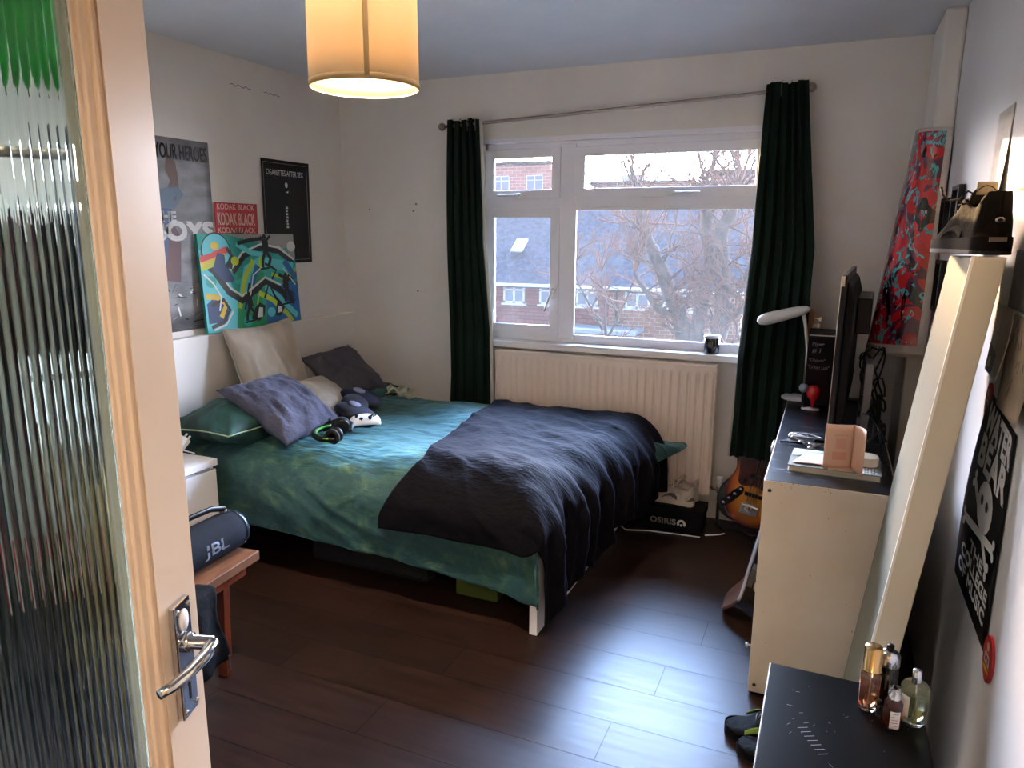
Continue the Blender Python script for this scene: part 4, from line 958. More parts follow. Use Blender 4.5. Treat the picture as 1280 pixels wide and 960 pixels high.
# box file with chalk writing
bf = thing('box_file', 'tall dark box file with chalk handwriting behind the television', 'box file', (-.078, 3.62, CH + .001))
MB().box(0, .115, 0, .22, 0, .315).build('cover', mat('dark_plum_board', '120A0C', .7, spec=.1), bf, bevel=.002)
MB().box(.004, .111, .004, .216, .3155, .3275).build('pages', W['paper'], bf)
MB().box(0, .115, .0, .004, .312, .322).box(.0, .115, .0, .22, .328, .332).build('lid', W['blackm'], bf)
ct = MB(); cf = lambda u, v: Vector((u, -.0012, v))
put_text(ct, 'Flyer', .018, .272, .050, .020, cf, bold=.0012, shear=.1); put_text(ct, '# 1', .020, .242, .034, .022, cf, bold=.0014, shear=.1)
put_text(ct, '"Objects"', .008, .198, .070, .018, cf, bold=.0006, shear=.1); put_text(ct, '"Urban Lux"', .006, .168, .092, .017, cf, bold=.0006, shear=.1)
ct.build('chalk_writing', mat('chalk', 'C8C4C4', .8), bf)

# television
tv = thing('television', 'flat black television seen from its edge, standing on the shelf unit', 'television', M=T(.036, 2.86, CH) @ RZ(-math.atan(.055)))
MB().box(-.006, .012, 0, .95, .045, .64).build('screen_panel', W['black'], tv, bevel=.004)
MB().box(-.0075, -.006, .012, .938, .06, .628).build('screen', mat('screen_glass', '050507', .08), tv)
MB().box(-.0072, -.0060, -.001, .003, .045, .64).box(-.004, .006, -.002, .0, .60, .637).build('bezel', W['steel'], tv)
MB().prism([(.012, .06), (.012, .615), (.03, .595), (.045, .54), (.045, .12), (.03, .07)], -.95 + .07, -.08, M=RX(PI / 2)).build('rear_shell', mat('dark_tv_shell', '0C0C0E', .6, spec=.2), tv, bevel=.006)
MB().box(.045, .098, .28, .70, .40, .54).build('rear_box', W['black'], tv, bevel=.006)
for y_ in (.073, .873): MB().box(-.05, .11, y_ - .0125, y_ + .0125, 0.002, .014).tube([(.0, y_, .012), (.0, y_, .06)], .01, 8).build('foot', W['black'], tv, bevel=.002)
bo = tag(MB().box(.145, .175, 3.05, 3.34, CH + .001, CH + .30).build('console_box', mat('grey_case', '6A6864', .5), bevel=.004), 'grey flat case standing behind the television', 'case')
# cables behind TV
rnd = random.Random(3)
for q in range(4):
    pts = []
    for i in range(26):
        a = i / 25
        pts.append((min(.235, .17 + .045 * sin(a * (8 + q) + q) + .02 * a), 3.26 - .28 * a + .10 * sin(a * (9 + q) + q * 2) * a, CH + .006 + .33 * (1 - a) ** 1.6 + .26 * a * (1 - a) * (1 + sin(a * (11 + 3 * q) + q)) + .01 * q * a))
    tag(MB().tube(pts, .0038, 6).build('cable', W['black']), ['black cable looping highest behind the television', 'black cable tangled behind the television, second loop', 'black cable coiled behind the television near the wall', 'black cable trailing lowest behind the television'][q], 'cable', 'tangled cables behind the television')
cc = []
for i in range(60): a = i / 59 * 2 * PI * 2.6; cc.append((.205 + .006 * i / 59, 3.10 + .085 * cos(a) * (1 - .004 * i), CH +   .095 + .075 * sin(a)))
tag(MB().tube(cc, .0035, 6).build('coiled_cable', W['black']), 'black cable wound in a round coil behind the television', 'cable', 'tangled cables behind the television')
tag(MB().box(.19, .235, 3.0, 3.05, CH + .001, CH + .075).build('power_brick', W['black'], bevel=.006), 'small black power brick behind the television', 'power adapter')
tag(MB().tube([(.205, 3.02, CH + .07), (.215, 2.9, CH + .03), (.20, 2.78, CH + .01), (.23, 2.66, CH + .006), (.215, 2.56, CH + .006)], .003, 6).build('cable', W['black']), 'black cable trailing along the back of the shelf unit top', 'cable')

# figurine
fg = thing('figurine', 'red and silver ball-headed toy figure on a small stand, beside the box file', 'figurine', (-.043, 3.50, CH + .001))
MB().lathe([(0, 0), (.03, 0), (.03, .006), (.008, .010), (0, .010)], 24, M=Matrix.Scale(1.3, 4, (1, 0, 0))).build('stand', W['white'], fg)
MB().lathe([(.006, .008), (.010, .02), (.008, .035), (.018, .05), (.028, .062), (.031, .08), (.028, .10), (.016, .112), (0, .115)], 28, M=T(.008, 0, 0)).build('body', mat('red_toy', 'B50F1E', .2, coat=.5), fg)
MB().ball((-.034, -.004, .098), .021, 16).build('head', mat('silver_toy', '8C9AA8', .35, .4), fg)
MB().tube([(-.028, 0, .08), (-.03, -.004, .05), (-.025, 0, .01)], [.010, .012, .006], 8).tube([(-.044, -.006, .012), (-.044, -.008, .002)], .004, 8).build('leg', W['black'], fg)

# keys / earphones
ky = thing('bunch_of_keys', 'bunch of keys on a dark keyring on the shelf unit', 'keys', (-.03, 2.88, CH + .001))
MB().tube([(.018 * cos(i * PI / 10), .018 * sin(i * PI / 10), .004) for i in range(21)], .0018, 6, cap=False).build('key_ring', W['steel'], ky)
for q, a in enumerate((.3, -.5, 2.6, 3.4, -1.2)):
    M_ = T(.018 * cos(a), .018 * sin(a), .0035 + .0022 * q) @ RZ(a)
    MB().lathe([(.004, 0), (.011, 0), (.011, .002), (.004, .002)], 14, M=M_ @ T(.010, 0, 0)).box(.019, .052, -.0028, .0028, 0, .002, M=M_).box(.036, .048, -.006, 0, 0, .002, M=M_).build('key', W['steel'] if q % 2 else W['brass'], ky)
MB().tube([(-.02, -.015, .006), (-.05, -.02, .008), (-.08, -.012, .006), (-.10, -.02, .006)], .004, 6).build('lanyard', W['black'], ky)
ep = thing('earphones', 'pale coiled earphones lying beside the keys on the shelf unit', 'earphones', (-.05, 2.97, CH + .001))
pts = [(.045 * cos(i * .55) * (1 + .25 * sin(i * 1.3)) + .02 * sin(i * .2), .03 * sin(i * .55) * (1 + .2 * cos(i)), .004 + .012 * abs(sin(i * .27))) for i in range(46)]
MB().tube(pts, .0016, 5).build('wire', W['white'], ep)
for x in (-.05, -.03): MB().ball((x, -.02, .008), .007, 10).build('earbud', W['chrome'], ep)
for q, (x, y, c, lb) in enumerate(((-.085, 2.93, 'B8B0A4', 'small silver trinket left of the keys on the shelf unit'), (.04, 2.90, '3A3A3E', 'small dark bottle opener right of the keys on the shelf unit'), (-.02, 2.80, '8A8A90', 'small metal tag in front of the keys on the shelf unit'))):
    o = tag(MB().ball((x, y, CH + .010), .008, 12, sc_=(1.6, 1, 1)).tube([(x, y, CH + .008), (x + .03, y - .01, CH + .006)], .004, 6).build('trinket', mat('trinket%d' % q, c, .3, .8)), lb, 'trinket')

# book and papers
bk = thing('hardback_book', 'large hardback book with patterned grey cover lying on the shelf unit end', 'book', M=T(.062, 2.62, CH + .001) @ RZ(-.04))
MB().box(-.143, .140, -.108, .108, .0, .002).box(-.143, .140, -.108, .108, .020, .0225).build('cover', mat('grey_book_cover', '6E6A60', .5, var='7C8A80', vs=4), bk)
MB().box(-.138, .136, -.105, .104, .002, .020).build('pages', mat('book_pages', 'C6BCAA', .8, var='B0A694', vs=4, vstretch=(1, 1, 120)), bk)
pm = MB(); rnd = random.Random(4)
for i in range(7):
    for j in range(4): x = .065 + i * .0095; y = -.095 + j * .016; pm.box(x, x + .006, y, y + rnd.uniform(.004, .012), .0226, .0229)
pm.build('cover_pattern', W['whiteink'], bk)
o = MB().grid(lambda u, v: Vector((-.13 + .16 * u + .03 * v, -.085 + .13 * v, .0245 + .004 * sin(u * 3))), 10, 8, M=bk.matrix_world).build('leaflet', mat('printed_leaflet', 'C8B6A8', .6, var='B89A94', vs=14), solid=.0008)
tag(o, 'open pale printed leaflet lying flat on the hardback book', 'leaflet')
tag(MB().grid(lambda u, v: Vector((-.14 + .11 * u, .01 + .09 * v, .0232)), 4, 4, M=bk.matrix_world).build('pamphlet', mat('pale_green_print', '9CB8A4', .6), solid=.0006), 'pale green printed pamphlet on the far left of the book', 'leaflet')
cd = thing('greeting_card', 'peach folded greeting card standing open on the hardback book', 'card', M=T(.108, 2.545, CH + .024))
W['peach'] = mat('peach_card', 'D2AC94', .7, var='CBA38C', vs=4)
def panel(M, w, h, curl=0): return MB().grid(lambda u, v: Vector((u * w, curl * sin(u * PI) * (0.3 + .7 * v), v * h)), 10, 8, M=M)
panel(RZ(math.radians(193)), .088, .150, .004).build('front_panel', W['peach'], cd, solid=.0012)
panel(RZ(math.radians(-68)), .085, .150, .010).build('rear_panel', W['peach'], cd, solid=.0012)
pr = MB(); M_ = RZ(math.radians(193))
for x0, x1, z0, z1, mi in ((.018, .062, .030, .058, 1), (.022, .055, .066, .104, 0), (.030, .048, .074, .098, 1), (.018, .060, .110, .118, 0)):
    pr.add([M_ @ Vector((x, .0015 + .004 * sin(x / .088 * PI) * (.3 + .7 * z / .15), z)) for x, z in ((x0, z0), (x1, z0), (x1, z1), (x0, z1))], [(0, 1, 2, 3)], mi)
pr.build('card_print', [mat('print_pinkish', 'C29C86', .7), mat('print_pinkish2', 'C89482', .7)], cd)
tag(MB().grid(lambda u, v: Vector((.04 + .075 * u, 2.50 + .05 * v, CH + .0255 + .002 * u)), 6, 4).build('receipt', mat('peach_slip', 'D0B4A0', .7)), 'small peach printed slip at the foot of the standing card', 'paper')
tag(MB().prism(chaik([(-.038, -.03), (.038, -.03), (.038, .05), (-.038, .05)], 2), 0, .030, M=T(.155, 2.615, CH + .0245)).build('plastic_case', mat('frosted_plastic', 'C4BCA8', .45, trans=.3), bevel=.003), 'frosted white plastic case on the right of the book', 'case')

# ------------------------------------------------------------------ black low table + perfumes
TZ = .50
tb = thing('side_table', 'low black-topped cabinet in the near right corner carrying perfume bottles', 'table', (-.061, 1.175, 0))
tw, td = .331, .598
W['btop'] = mat('black_laminate', '030304', .3, var='060607', vs=6, bump=.03, bs=10, spec=.12)
MB().box(0, tw, 0, td, TZ - .03, TZ).build('top', W['btop'], tb, bevel=.0015)
MB().box(.0, tw, td - .018, td, 0, TZ - .03).build('side_panel', W['chest'], tb)
MB().box(0, tw, 0, .018, 0, TZ - .03).build('side_panel', W['chest'], tb)
MB().box(tw - .016, tw, .018, td - .018, 0, TZ - .03).box(.01, tw, .018, td - .018, .03, .048).build('carcass', W['chest'], tb)
for z0, z1 in ((.05, .25), (.255, .465)): MB().box(0, .016, .02, td - .02, z0, z1).build('drawer', W['chest'], tb, bevel=.001)
MB().box(-.0015, .0, 0, td, TZ - .029, TZ - .0005).build('edge_strip', mat('pale_edge', 'B8B8BC', .4), tb)
sm_ = MB(); rnd = random.Random(12)
for i in range(7): x = .075 + i * .007; y = .36 - i * .012; sm_.add([(x, y, TZ + .0004), (x + .020, y + .010, TZ + .0004), (x + .020, y + .0115, TZ + .0004), (x, y + .0015, TZ + .0004)], [(0, 1, 2, 3)])
for i in range(30): x = rnd.uniform(.05, .3); y = rnd.uniform(.25, .55); a = rnd.uniform(0, PI); l = rnd.uniform(.003, .012); sm_.add([(x, y, TZ + .0004), (x + l * cos(a), y + l * sin(a), TZ + .0004), (x + l * cos(a), y + l * sin(a) + .001, TZ + .0004), (x, y + .001, TZ + .0004)], [(0, 1, 2, 3)])
stuffy(sm_.build('scratches', mat('scratch_grey', '8A8A8E', .5), tb))
def gl(name, col): return mat(name, col, .03, trans=1, ior=1.45)
gp2 = 'perfume bottles on the black table'
def bottle(label, x, y, prof, gcol, liq=None, lprof=None):
    r_ = thing('perfume_bottle', label, 'perfume bottle', (x, y, TZ + .0005), group=gp2)
    MB().lathe(prof, 32).build('glass', gl('bottle_glass', gcol), r_)
    if liq: MB().lathe(lprof, 28).build('perfume', mat('perfume_liquid', liq, .02, trans=.85, ior=1.33), r_)
    return r_
b1 = bottle('clear round perfume bottle with tall gold cap and amber liquid, leftmost', .156, 1.675, [(0, 0), (.019, 0), (.021, .004), (.0215, .085), (.017, .092), (.010, .096), (.010, .100)], 'F4EEEA', 'D89A70', [(0, .012), (.0185, .012), (.019, .075), (0, .075)])
MB().lathe([(.010, .094), (.0215, .096), (.0215, .099), (.0195, .100), (.0195, .150), (.017, .154), (0, .154)], 32).build('cap', mat('gold_metal', 'C0A070', .22, 1), b1)
MB().tube([(0, 0, .02), (0, 0, .095)], .001, 5).build('dip_tube', W['white'], b1)
b2 = thing('perfume_bottle', 'black cylindrical perfume bottle with silver collar, behind the others', 'perfume bottle', (.192, 1.712, TZ + .0005), group=gp2)
MB().lathe([(0, 0), (.021, 0), (.0225, .004), (.0225, .098), (0, .098)], 32).build('body', mat('black_gloss', '08080A', .12), b2)
MB().lathe([(.023, .098), (.023, .120), (.019, .128), (.011, .133), (0, .134)], 32).build('collar', W['chrome'], b2)
MB().lathe([(.008, .13), (.008, .142), (.0075, .145), (0, .146)], 20).build('nozzle', W['black'], b2)
b3 = bottle('small bottle of brown perfume with a white label, in front of the others', .201, 1.625, [(0, 0), (.016, 0), (.0185, .003), (.0185, .058), (.014, .066), (.009, .069), (.009, .072)], 'EADFD8', 'A04A24', [(0, .006), (.016, .006), (.0165, .054), (0, .055)])
MB().lathe([(.0105, .066), (.0105, .078), (.007, .080), (.007, .086), (0, .087)], 20).build('spray_head', W['chrome'], b3)
MB().lathe([(.0125, .068), (.0130, .090), (.0120, .094), (.0100, .096)], 24).build('cap', gl('clear_cap', 'FFFFFF'), b3)
lb = MB().grid(lambda u, v: Vector((.0190 * cos(-1.9 + 1.1 * u), .0190 * sin(-1.9 + 1.1 * u), .006 + .040 * v)), 12, 4).build('label', W['paper'], b3, solid=.0004)
lx = MB()
for q in range(5): lx.grid(lambda u, v, q=q: Vector((.01935 * cos(-1.7 + .7 * u), .01935 * sin(-1.7 + .7 * u), .012 + q * .007 + .0016 * v)), 8, 1)
lx.build('label_print', mat('label_grey', '9A7468', .6), lb)
b4 = bottle('clear round perfume bottle with slim silver cap and pale green liquid, nearest the wall', .244, 1.665, [(0, 0), (.026, 0), (.028, .004), (.0285, .082), (.024, .090), (.009, .094), (.009, .100)], 'F0F4EA', 'C2C696', [(0, .012), (.025, .012), (.0255, .070), (0, .070)])
MB().lathe([(.0095, .093), (.0095, .122), (.008, .124), (0, .124)], 24).build('cap', W['chrome'], b4)
MB().tube([(0, 0, .014), (.002, 0, .055), (0, 0, .095)], .0011, 5).build('dip_tube', W['white'], b4)
MB().grid(lambda u, v: Vector((.0292 * cos(-2.9 + .9 * u), .0292 * sin(-2.9 + .9 * u), .02 + .05 * v)), 12, 4).build('label', W['paper'], b4, solid=.0004)
b5 = thing('perfume_bottle', 'tiny clear glass vial with black stopper touching the gold-capped bottle', 'perfume bottle', (.176, 1.650, TZ + .0005), group=gp2)
MB().lathe([(0, 0), (.0055, 0), (.006, .002), (.006, .028), (.004, .030)], 16).build('glass', gl('vial_glass', 'F6F6F6'), b5)
MB().lathe([(.0, .028), (.0055, .028), (.0055, .040), (0, .041)], 14).build('stopper', W['black'], b5)

# black trainers on the floor
W['shoeblk'] = mat('black_mesh_fabric', '060607', .8, spec=.12, bump=.3, bs=120)
W['lime'] = mat('lime_panel', '5E7420', .8)
gs = 'pair of black trainers on the floor'
for lb_, M_ in (('black trainer with grey seams on the floor, the far one beside the black table', T(.10, 2.17, 0) @ RZ(PI + .05)), ('black trainer with lime panel on the floor, the near one beside the black table', T(.145, 2.05, 0) @ RZ(PI - .12))):
    s_ = thing('trainer', lb_, 'shoe', M=M_, group=gs); shoe(s_, .29, .105, .14, W['shoeblk'], W['black'], W['dark'], W['blackm'], W['lime'], 3, as0=.50)
    for sg in (1, -1):
        sm = MB(); sm.tube([(.02 + .11 * i / 10, sg * .050, .07 - .02 * i / 10) for i in range(11)], .0016, 5)
        sm.build('piping', mat('grey_piping', '77736E', .6), s_)

# ------------------------------------------------------------------ leaning boards + shoe
bm_ = thing('leaning_board_box', 'tall pale boxed board leaning against the right wall with a shoe on top', 'board', (.1, 1.95, 0))
top_l, top_r, low = Vector((.288, 0, 1.508)), Vector((.352, 0, 1.508)), Vector((.163, 0, .404))
kx = (top_l.x - low.x) / (top_l.z - low.z); xb = top_l.x - kx * 1.508 - .1; xt = top_l.x - .1; w_ = .066
def lean(x0, x1, y0, y1, z0, z1, mb):
    vs = []
    for x in (x0, x1):
        for y in (y0, y1):
            for z in (z0, z1): vs.append((xb + kx * z + x, y, z))
    mb.add(vs, [(0, 1, 3, 2), (4, 6, 7, 5), (0, 4, 5, 1), (2, 3, 7, 6), (0, 2, 6, 4), (1, 5, 7, 3)])
W['bw'] = mat('cream_gloss_board', 'D6CDB6', .35, var='CEC4AC', vs=2)
W['bw2'] = mat('dimmed_grey_green_board', '72736A', .7, spec=.08)  # shade put into the colour: side faces darkened against strong window light
mb = MB(); lean(0, w_, 0, .012, 0.003, 1.506, mb); mb.build('front_board', W['bw'], bm_, bevel=.003)
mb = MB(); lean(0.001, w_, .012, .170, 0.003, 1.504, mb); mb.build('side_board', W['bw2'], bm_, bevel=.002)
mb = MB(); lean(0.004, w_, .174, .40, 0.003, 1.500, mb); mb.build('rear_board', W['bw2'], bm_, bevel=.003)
mb = MB(); lean(-.003, .003, -.003, .004, 0.003, 1.507, mb); mb.build('edge_bead', mat('white_bead', 'F0EEE2', .3), bm_)
bs_ = thing('trainer', 'dark brown trainer sitting on top of the leaning board, heel to the camera', 'shoe', M=T(.335, 1.985, 1.510) @ RZ(PI / 2 + .22))
W['shoebrn'] = mat('dark_brown_nubuck', '0E0B08', .9, var='18120D', vs=18, bump=.25, bs=60, spec=.1)
shoe(bs_, .29, .112, .142, W['shoebrn'], mat('dark_midsole', '0C0907', .8, spec=.1), mat('black_lace', '0E0C0A', .7), mat('tongue_lining', '1A1612', .8), mat('grey_brown_panel', '16110C', .8, spec=.15), 7)
MB().grid(lambda u, v: Vector((.012 + .0 * u, (u - .5) * .045, .15 + .0 * v)) + Vector((.075, 0, -.012 + .03 * v)), 4, 4).build('tongue_label', mat('pale_label', 'A8987C', .7), bs_, solid=.001)
MB().lathe([(.004, 0), (.007, .001), (.004, .002)], 16, M=T(-.002, 0, .078) @ RY(-PI / 2) @ Matrix.Scale(1.5, 4, (0, 1, 0))).build('heel_emblem', W['steel'], bs_)
MB().box(-.0075, -.003, -.018, .018, .030, .040).build('heel_plate', mat('grey_heel_plate', '5A5046', .4), bs_)
MB().tube([(.13, .045, .13), (.12, .07, .125), (.10, .09, .14), (.085, .10, .155)], .0028, 6).build('loose_lace', W['black'], bs_)

# ------------------------------------------------------------------ red curled poster in the corner
def red_mat():
    m = bpy.data.materials.new('red_graffiti_print'); m.use_nodes = True; k = NT(m); b = k.n['Principled BSDF']
    tc = k.node('ShaderNodeTexCoord'); uv = tc.outputs['UV']
    n1 = k.node('ShaderNodeTexNoise'); n1.inputs['Scale'].default_value = 4; n1.inputs['Detail'].default_value = 2; n1.inputs['Distortion'].default_value = 1.5; k.link(uv, n1.inputs['Vector'])
    c = k.ramp(n1.outputs[0], [(.0, '140A10'), (.38, '5A1F3A'), (.44, 'B81C26'), (.56, 'C62830'), (.62, '6A2442')], 'CONSTANT')
    n2 = k.node('ShaderNodeTexNoise'); n2.inputs['Scale'].default_value = 7; n2.inputs['Detail'].default_value = 3; n2.inputs['Distortion'].default_value = 2.5; k.link(uv, n2.inputs['Vector'])
    tealm = k.math('MULTIPLY', k.math('GREATER_THAN', n2.outputs[0], .55), k.math('LESS_THAN', n2.outputs[0], .615)); c = k.mix(tealm, c, '56A8B4')
    n3 = k.node('ShaderNodeTexNoise'); n3.inputs['Scale'].default_value = 6; n3.inputs['Detail'].default_value = 4; n3.inputs['Distortion'].default_value = 1; mp = k.node('ShaderNodeMapping'); mp.inputs['Location'].default_value = (5, 3, 0); k.link(uv, mp.inputs[0]); k.link(mp.outputs[0], n3.inputs['Vector'])
    c = k.mix(k.math('GREATER_THAN', n3.outputs[0], .60), c, '0C0A0E'); c = k.mix(k.math('GREATER_THAN', k.math('SUBTRACT', n3.outputs[0], 0), .675), c, 'B8A8B4')
    n4 = k.node('ShaderNodeTexNoise'); n4.inputs['Scale'].default_value = 22; n4.inputs['Detail'].default_value = 1; k.link(uv, n4.inputs['Vector'])
    c = k.mix(k.math('GREATER_THAN', n4.outputs[0], .72), c, 'D8D0D0')
    sp_ = k.node('ShaderNodeSeparateXYZ'); k.link(uv, sp_.inputs[0])
    bd_ = k.math('MAXIMUM', k.math('GREATER_THAN', k.math('ABSOLUTE', k.math('SUBTRACT', sp_.outputs[0], .5)), .455), k.math('GREATER_THAN', k.math('ABSOLUTE', k.math('SUBTRACT', sp_.outputs[1], .52)), .465))
    c = k.mix(bd_, c, 'CDC3BA'); k.link(c, b.inputs['Base Color']); b.inputs['Roughness'].default_value = .22; b.inputs['Coat Weight'].default_value = .3
    return m
def rp(u, v):
    # u: 0 near edge (wall corner) .. 1 far edge ; v: 0 bottom .. 1 top
    z = 1.045 + .935 * v
    xl = .135 + .145 * v ** 1.0
    A = Vector((.392, 3.50, 0)); B = Vector((.317, 3.93 - .1 * (1 - v), 0))
    P1 = Vector((xl - .05, 3.50, 0)); P2 = Vector((xl - .02, 3.72, 0))
    p = A * (1 - u) ** 3 + P1 * 3 * u * (1 - u) ** 2 + P2 * 3 * u * u * (1 - u) + B * u ** 3
    p.z = z + .02 * (v - .5) * sin(u * PI); return p
m = MB().grid(rp, 48, 40)
o = m.build('rolled_poster', red_mat())
me = o.data; uvl = me.uv_layers.new(name='UVMap')
def inv(co):
    return None
pts = {}
for i in range(49):
    for j in range(41):
        p = rp(i / 48, j / 40); pts[(round(p.x, 4), round(p.y, 4), round(p.z, 4))] = (i / 48, j / 40)
for lp in me.loops:
    c = me.vertices[lp.vertex_index].co; q = pts.get((round(c.x, 4), round(c.y, 4), round(c.z, 4)))
    if q: uvl.data[lp.index].uv = (q[0], q[1])
d_ = o.modifiers.new('s', 'SOLIDIFY'); d_.thickness = .0012; d_.offset = 0
tag(o, 'glossy red graffiti art poster bulging from the wall corner', 'poster')
sg_ = MB(); put_text(sg_, 'Chap MDK 6', .14, .012, .22, .018, lambda u, v: rp(.62 - u, v / .935 + .012) + Vector((-.002, -.003, 0)), bold=.001)
sg_.build('signature', C['brown'], o)
tag(MB().grid(lambda u, v: Vector((.27 + .045 * u, 3.945 - .02 * sin(v * 3), 1.62 + .42 * v - .03 * (1 - u) * v)), 6, 10).build('paper_sheet', W['paper'], solid=.001), 'plain white paper sheet on the back wall behind the red poster', 'paper')

# ------------------------------------------------------------------ frames & papers on the right wall
def onright(y0, z0, x=XR - .002): return lambda u, v: Vector((x, y0 - u, z0 + v))   # u runs towards the camera
def pframe(label, ya, yb, za, zb):
    r_ = thing('picture_frame', label, 'picture frame', (XR, yb, za), group='black picture frames on the right wall')
    w, h = ya - yb, zb - za; t = .014
    MB().box(-.024, -.004, 0, t, 0, h).box(-.024, -.004, w - t, w, 0, h).box(-.024, -.004, t, w - t, 0, t).box(-.024, -.004, t, w - t, h - t, h).build('frame', W['black'], r_, bevel=.001)
    MB().box(-.008, -.004, t, w - t, t, h - t).build('picture', mat('grey_photo', '8A8C90', .3, var='C8CACC', vs=9), r_)
pframe('black picture frame on the right wall, farthest from the camera', 3.48, 3.34, 1.53, 1.70)
pframe('black picture frame on the right wall, second from the corner beside the shoe', 3.19, 3.02, 1.50, 1.73)
pframe('black picture frame on the right wall, lowest and half hidden by the red poster', 3.42, 3.24, 1.26, 1.46)
def wallpaper(nm, label, ya, yb, za, zb, m, cat='paper', curl=.012, art=None, sag=0, lean_=0):
    """ya far edge, yb near edge"""
    r_ = thing(nm, label, cat, (XR, yb, za), group='papers pinned to the right wall')
    w, h = ya - yb, zb - za
    f = lambda u, v, l=0: Vector((-.002 - curl * (1 - v) ** 2 * (.4 + .6 * u) - .0006 * l, w * (1 - u) + lean_ * (1 - v), h * v - sag * (1 - u) * 0))
    MB().grid(lambda u, v: f(u, v), 10, 14).build('sheet', m, r_, solid=.0007)
    if art: art(r_, f)
    return r_
wallpaper('wall_poster', 'long pale poster curling off the right wall in the sunlight above the shoe', 2.57, 2.36, 1.42, 1.895, mat('pale_grey_print', 'C9C4BC', .45, var='A8A4A0', vs=5, vstretch=(1, 1, 3)), 'poster', .05)
def art_photo(r_, f):
    a = MB()
    def S2(p, mi): a.add([f(u, v, 2) for u, v in p], [tuple(range(len(p)))], mi)
    S2([(.0, 0), (.55, .0), (.55, .30), (.0, .42)], 0); S2([(.1, .05), (.3, .08), (.28, .22), (.12, .26)], 1); S2([(.42, .3), (.46, .3), (.45, .92), (.44, .92)], 0)
    a.build('print', [mat('photo_grey', '5A6058', .5, var='8A8E86', vs=20), C['cream']], r_)
wallpaper('art_print', 'white sheet with a small grey photograph on the right wall, below the shoe', 2.235, 2.03, 1.21, 1.385, mat('cream_sheet', 'CFC8BC', .6), 'print', .02, art_photo)
def art_sk(r_, f):
    a = MB(); rnd = random.Random(8)
    for i in range(20):
        u, v = rnd.uniform(.05, .9), rnd.uniform(.08, .9); L0 = rnd.uniform(.05, .22); g = rnd.uniform(-.5, .5)
        a.add([f(u, v, 2), f(u + .03, v, 2), f(min(1, max(0, u + .03 + g * L0)), min(1, v + L0), 2), f(min(1, max(0, u + g * L0)), min(1, v + L0), 2)], [(0, 1, 2, 3)])
    a.build('sketch', mat('pencil', '6E5F50', .7), r_)
wallpaper('art_print', 'brownish sheet with a faint sketch on the right wall, nearest the camera', 2.06, 1.80, 1.15, 1.375, mat('brown_sheet', 'A89680', .6, var='8E7C68', vs=6), 'print', .015, art_sk)
wallpaper('art_print', 'dark grey photo print on the right wall at the frame edge, above the brown sheet', 2.10, 1.86, 1.385, 1.52, mat('dark_photo', '4A4642', .5, var='7A756E', vs=8), 'print', .006)
wallpaper('art_print', 'small pale print on the right wall beside the sunlit poster, topmost at the frame edge', 2.19, 2.0, 1.66, 1.92, mat('pale_print', 'B8B0A4', .5, var='CAC4B8', vs=5), 'print', .006)
# music college poster
WBY, WBZ0, WBH, WBW = 2.16, .60, .565, .32
wp = thing('wall_poster', 'black THE COLLEGE OF MUSIC poster with white bones on the right wall', 'poster', (XR, WBY, WBZ0), group=None)
def wf(u, v, l=0):   # u 0 far .. 1 near, v 0 bottom .. 1 top (sags to the far lower corner)
    return Vector((-.003 - .012 * sin(v * PI) * (1 - u) - .0012 * l - .012 * (1 - v) * (1 - u), -u * WBW + .08 * (1 - v) * (1 - u) ** 1, v * WBH - .0 * u + .03 * (1 - v) * (1 - u) - .02 * v * u * 2))
MB().grid(lambda u, v: wf(u, v), 14, 18).build('sheet', mat('black_satin_print', '0C0B0B', .45, spec=.15), wp, solid=.0008)
t = MB(); g = lambda l: (lambda a, b_: wf(a, b_, l))
put_text(t, 'WATER', .14, .83, .80, .13, g(2), bold=.018); put_text(t, 'BEAR', .16, .67, .78, .14, g(2), bold=.018)
put_text(t, 'THE', .36, .265, .36, .055, g(2), bold=.008); put_text(t, 'COLLEGE', .16, .175, .74, .065, g(2), bold=.008); put_text(t, 'OF MUSIC', .12, .085, .78, .065, g(2), bold=.008)
t.build('lettering', W['whiteink'], wp)
a = MB()
def dd_(x, y, r, n=14, sy=.6, mi=0): a.add([wf(x + r * cos(i * 2 * PI / n), y + r * sy * sin(i * 2 * PI / n), 2) for i in range(n)], [tuple(range(n))], mi)
def bone(x0, y0, x1, y1, l=3):
    v_ = Vector((x1 - x0, y1 - y0)); nn = Vector((-v_.y, v_.x)).normalized() * .022
    a.add([wf(x0 + nn.x, y0 + nn.y, l), wf(x1 + nn.x, y1 + nn.y, l), wf(x1 - nn.x, y1 - nn.y, l), wf(x0 - nn.x, y0 - nn.y, l)], [(0, 1, 2, 3)])
    for x, y in ((x0, y0), (x1, y1)):
        for s_ in (1.3, -1.3): a.add([wf(x + nn.x * s_ + .032 * cos(i * .7), y + nn.y * s_ + .022 * sin(i * .7), l) for i in range(9)], [tuple(range(9))])
bone(.12, .37, .90, .45); bone(.22, .60, .82, .32)
dd_(.56, .55, .20); dd_(.52, .49, .09, sy=.5)
a.build('bones_print', [W['whiteink']], wp)
a = MB(); dd_(.50, .57, .035, mi=0); dd_(.63, .56, .035, mi=0); a2 = MB()
for x in (.50, .63): a2.add([wf(x + .036 * cos(i * .7), .57 + .026 * sin(i * .7), 4) for i in range(9)], [tuple(range(9))])
a2.build('eye_print', [W['ink']], wp)
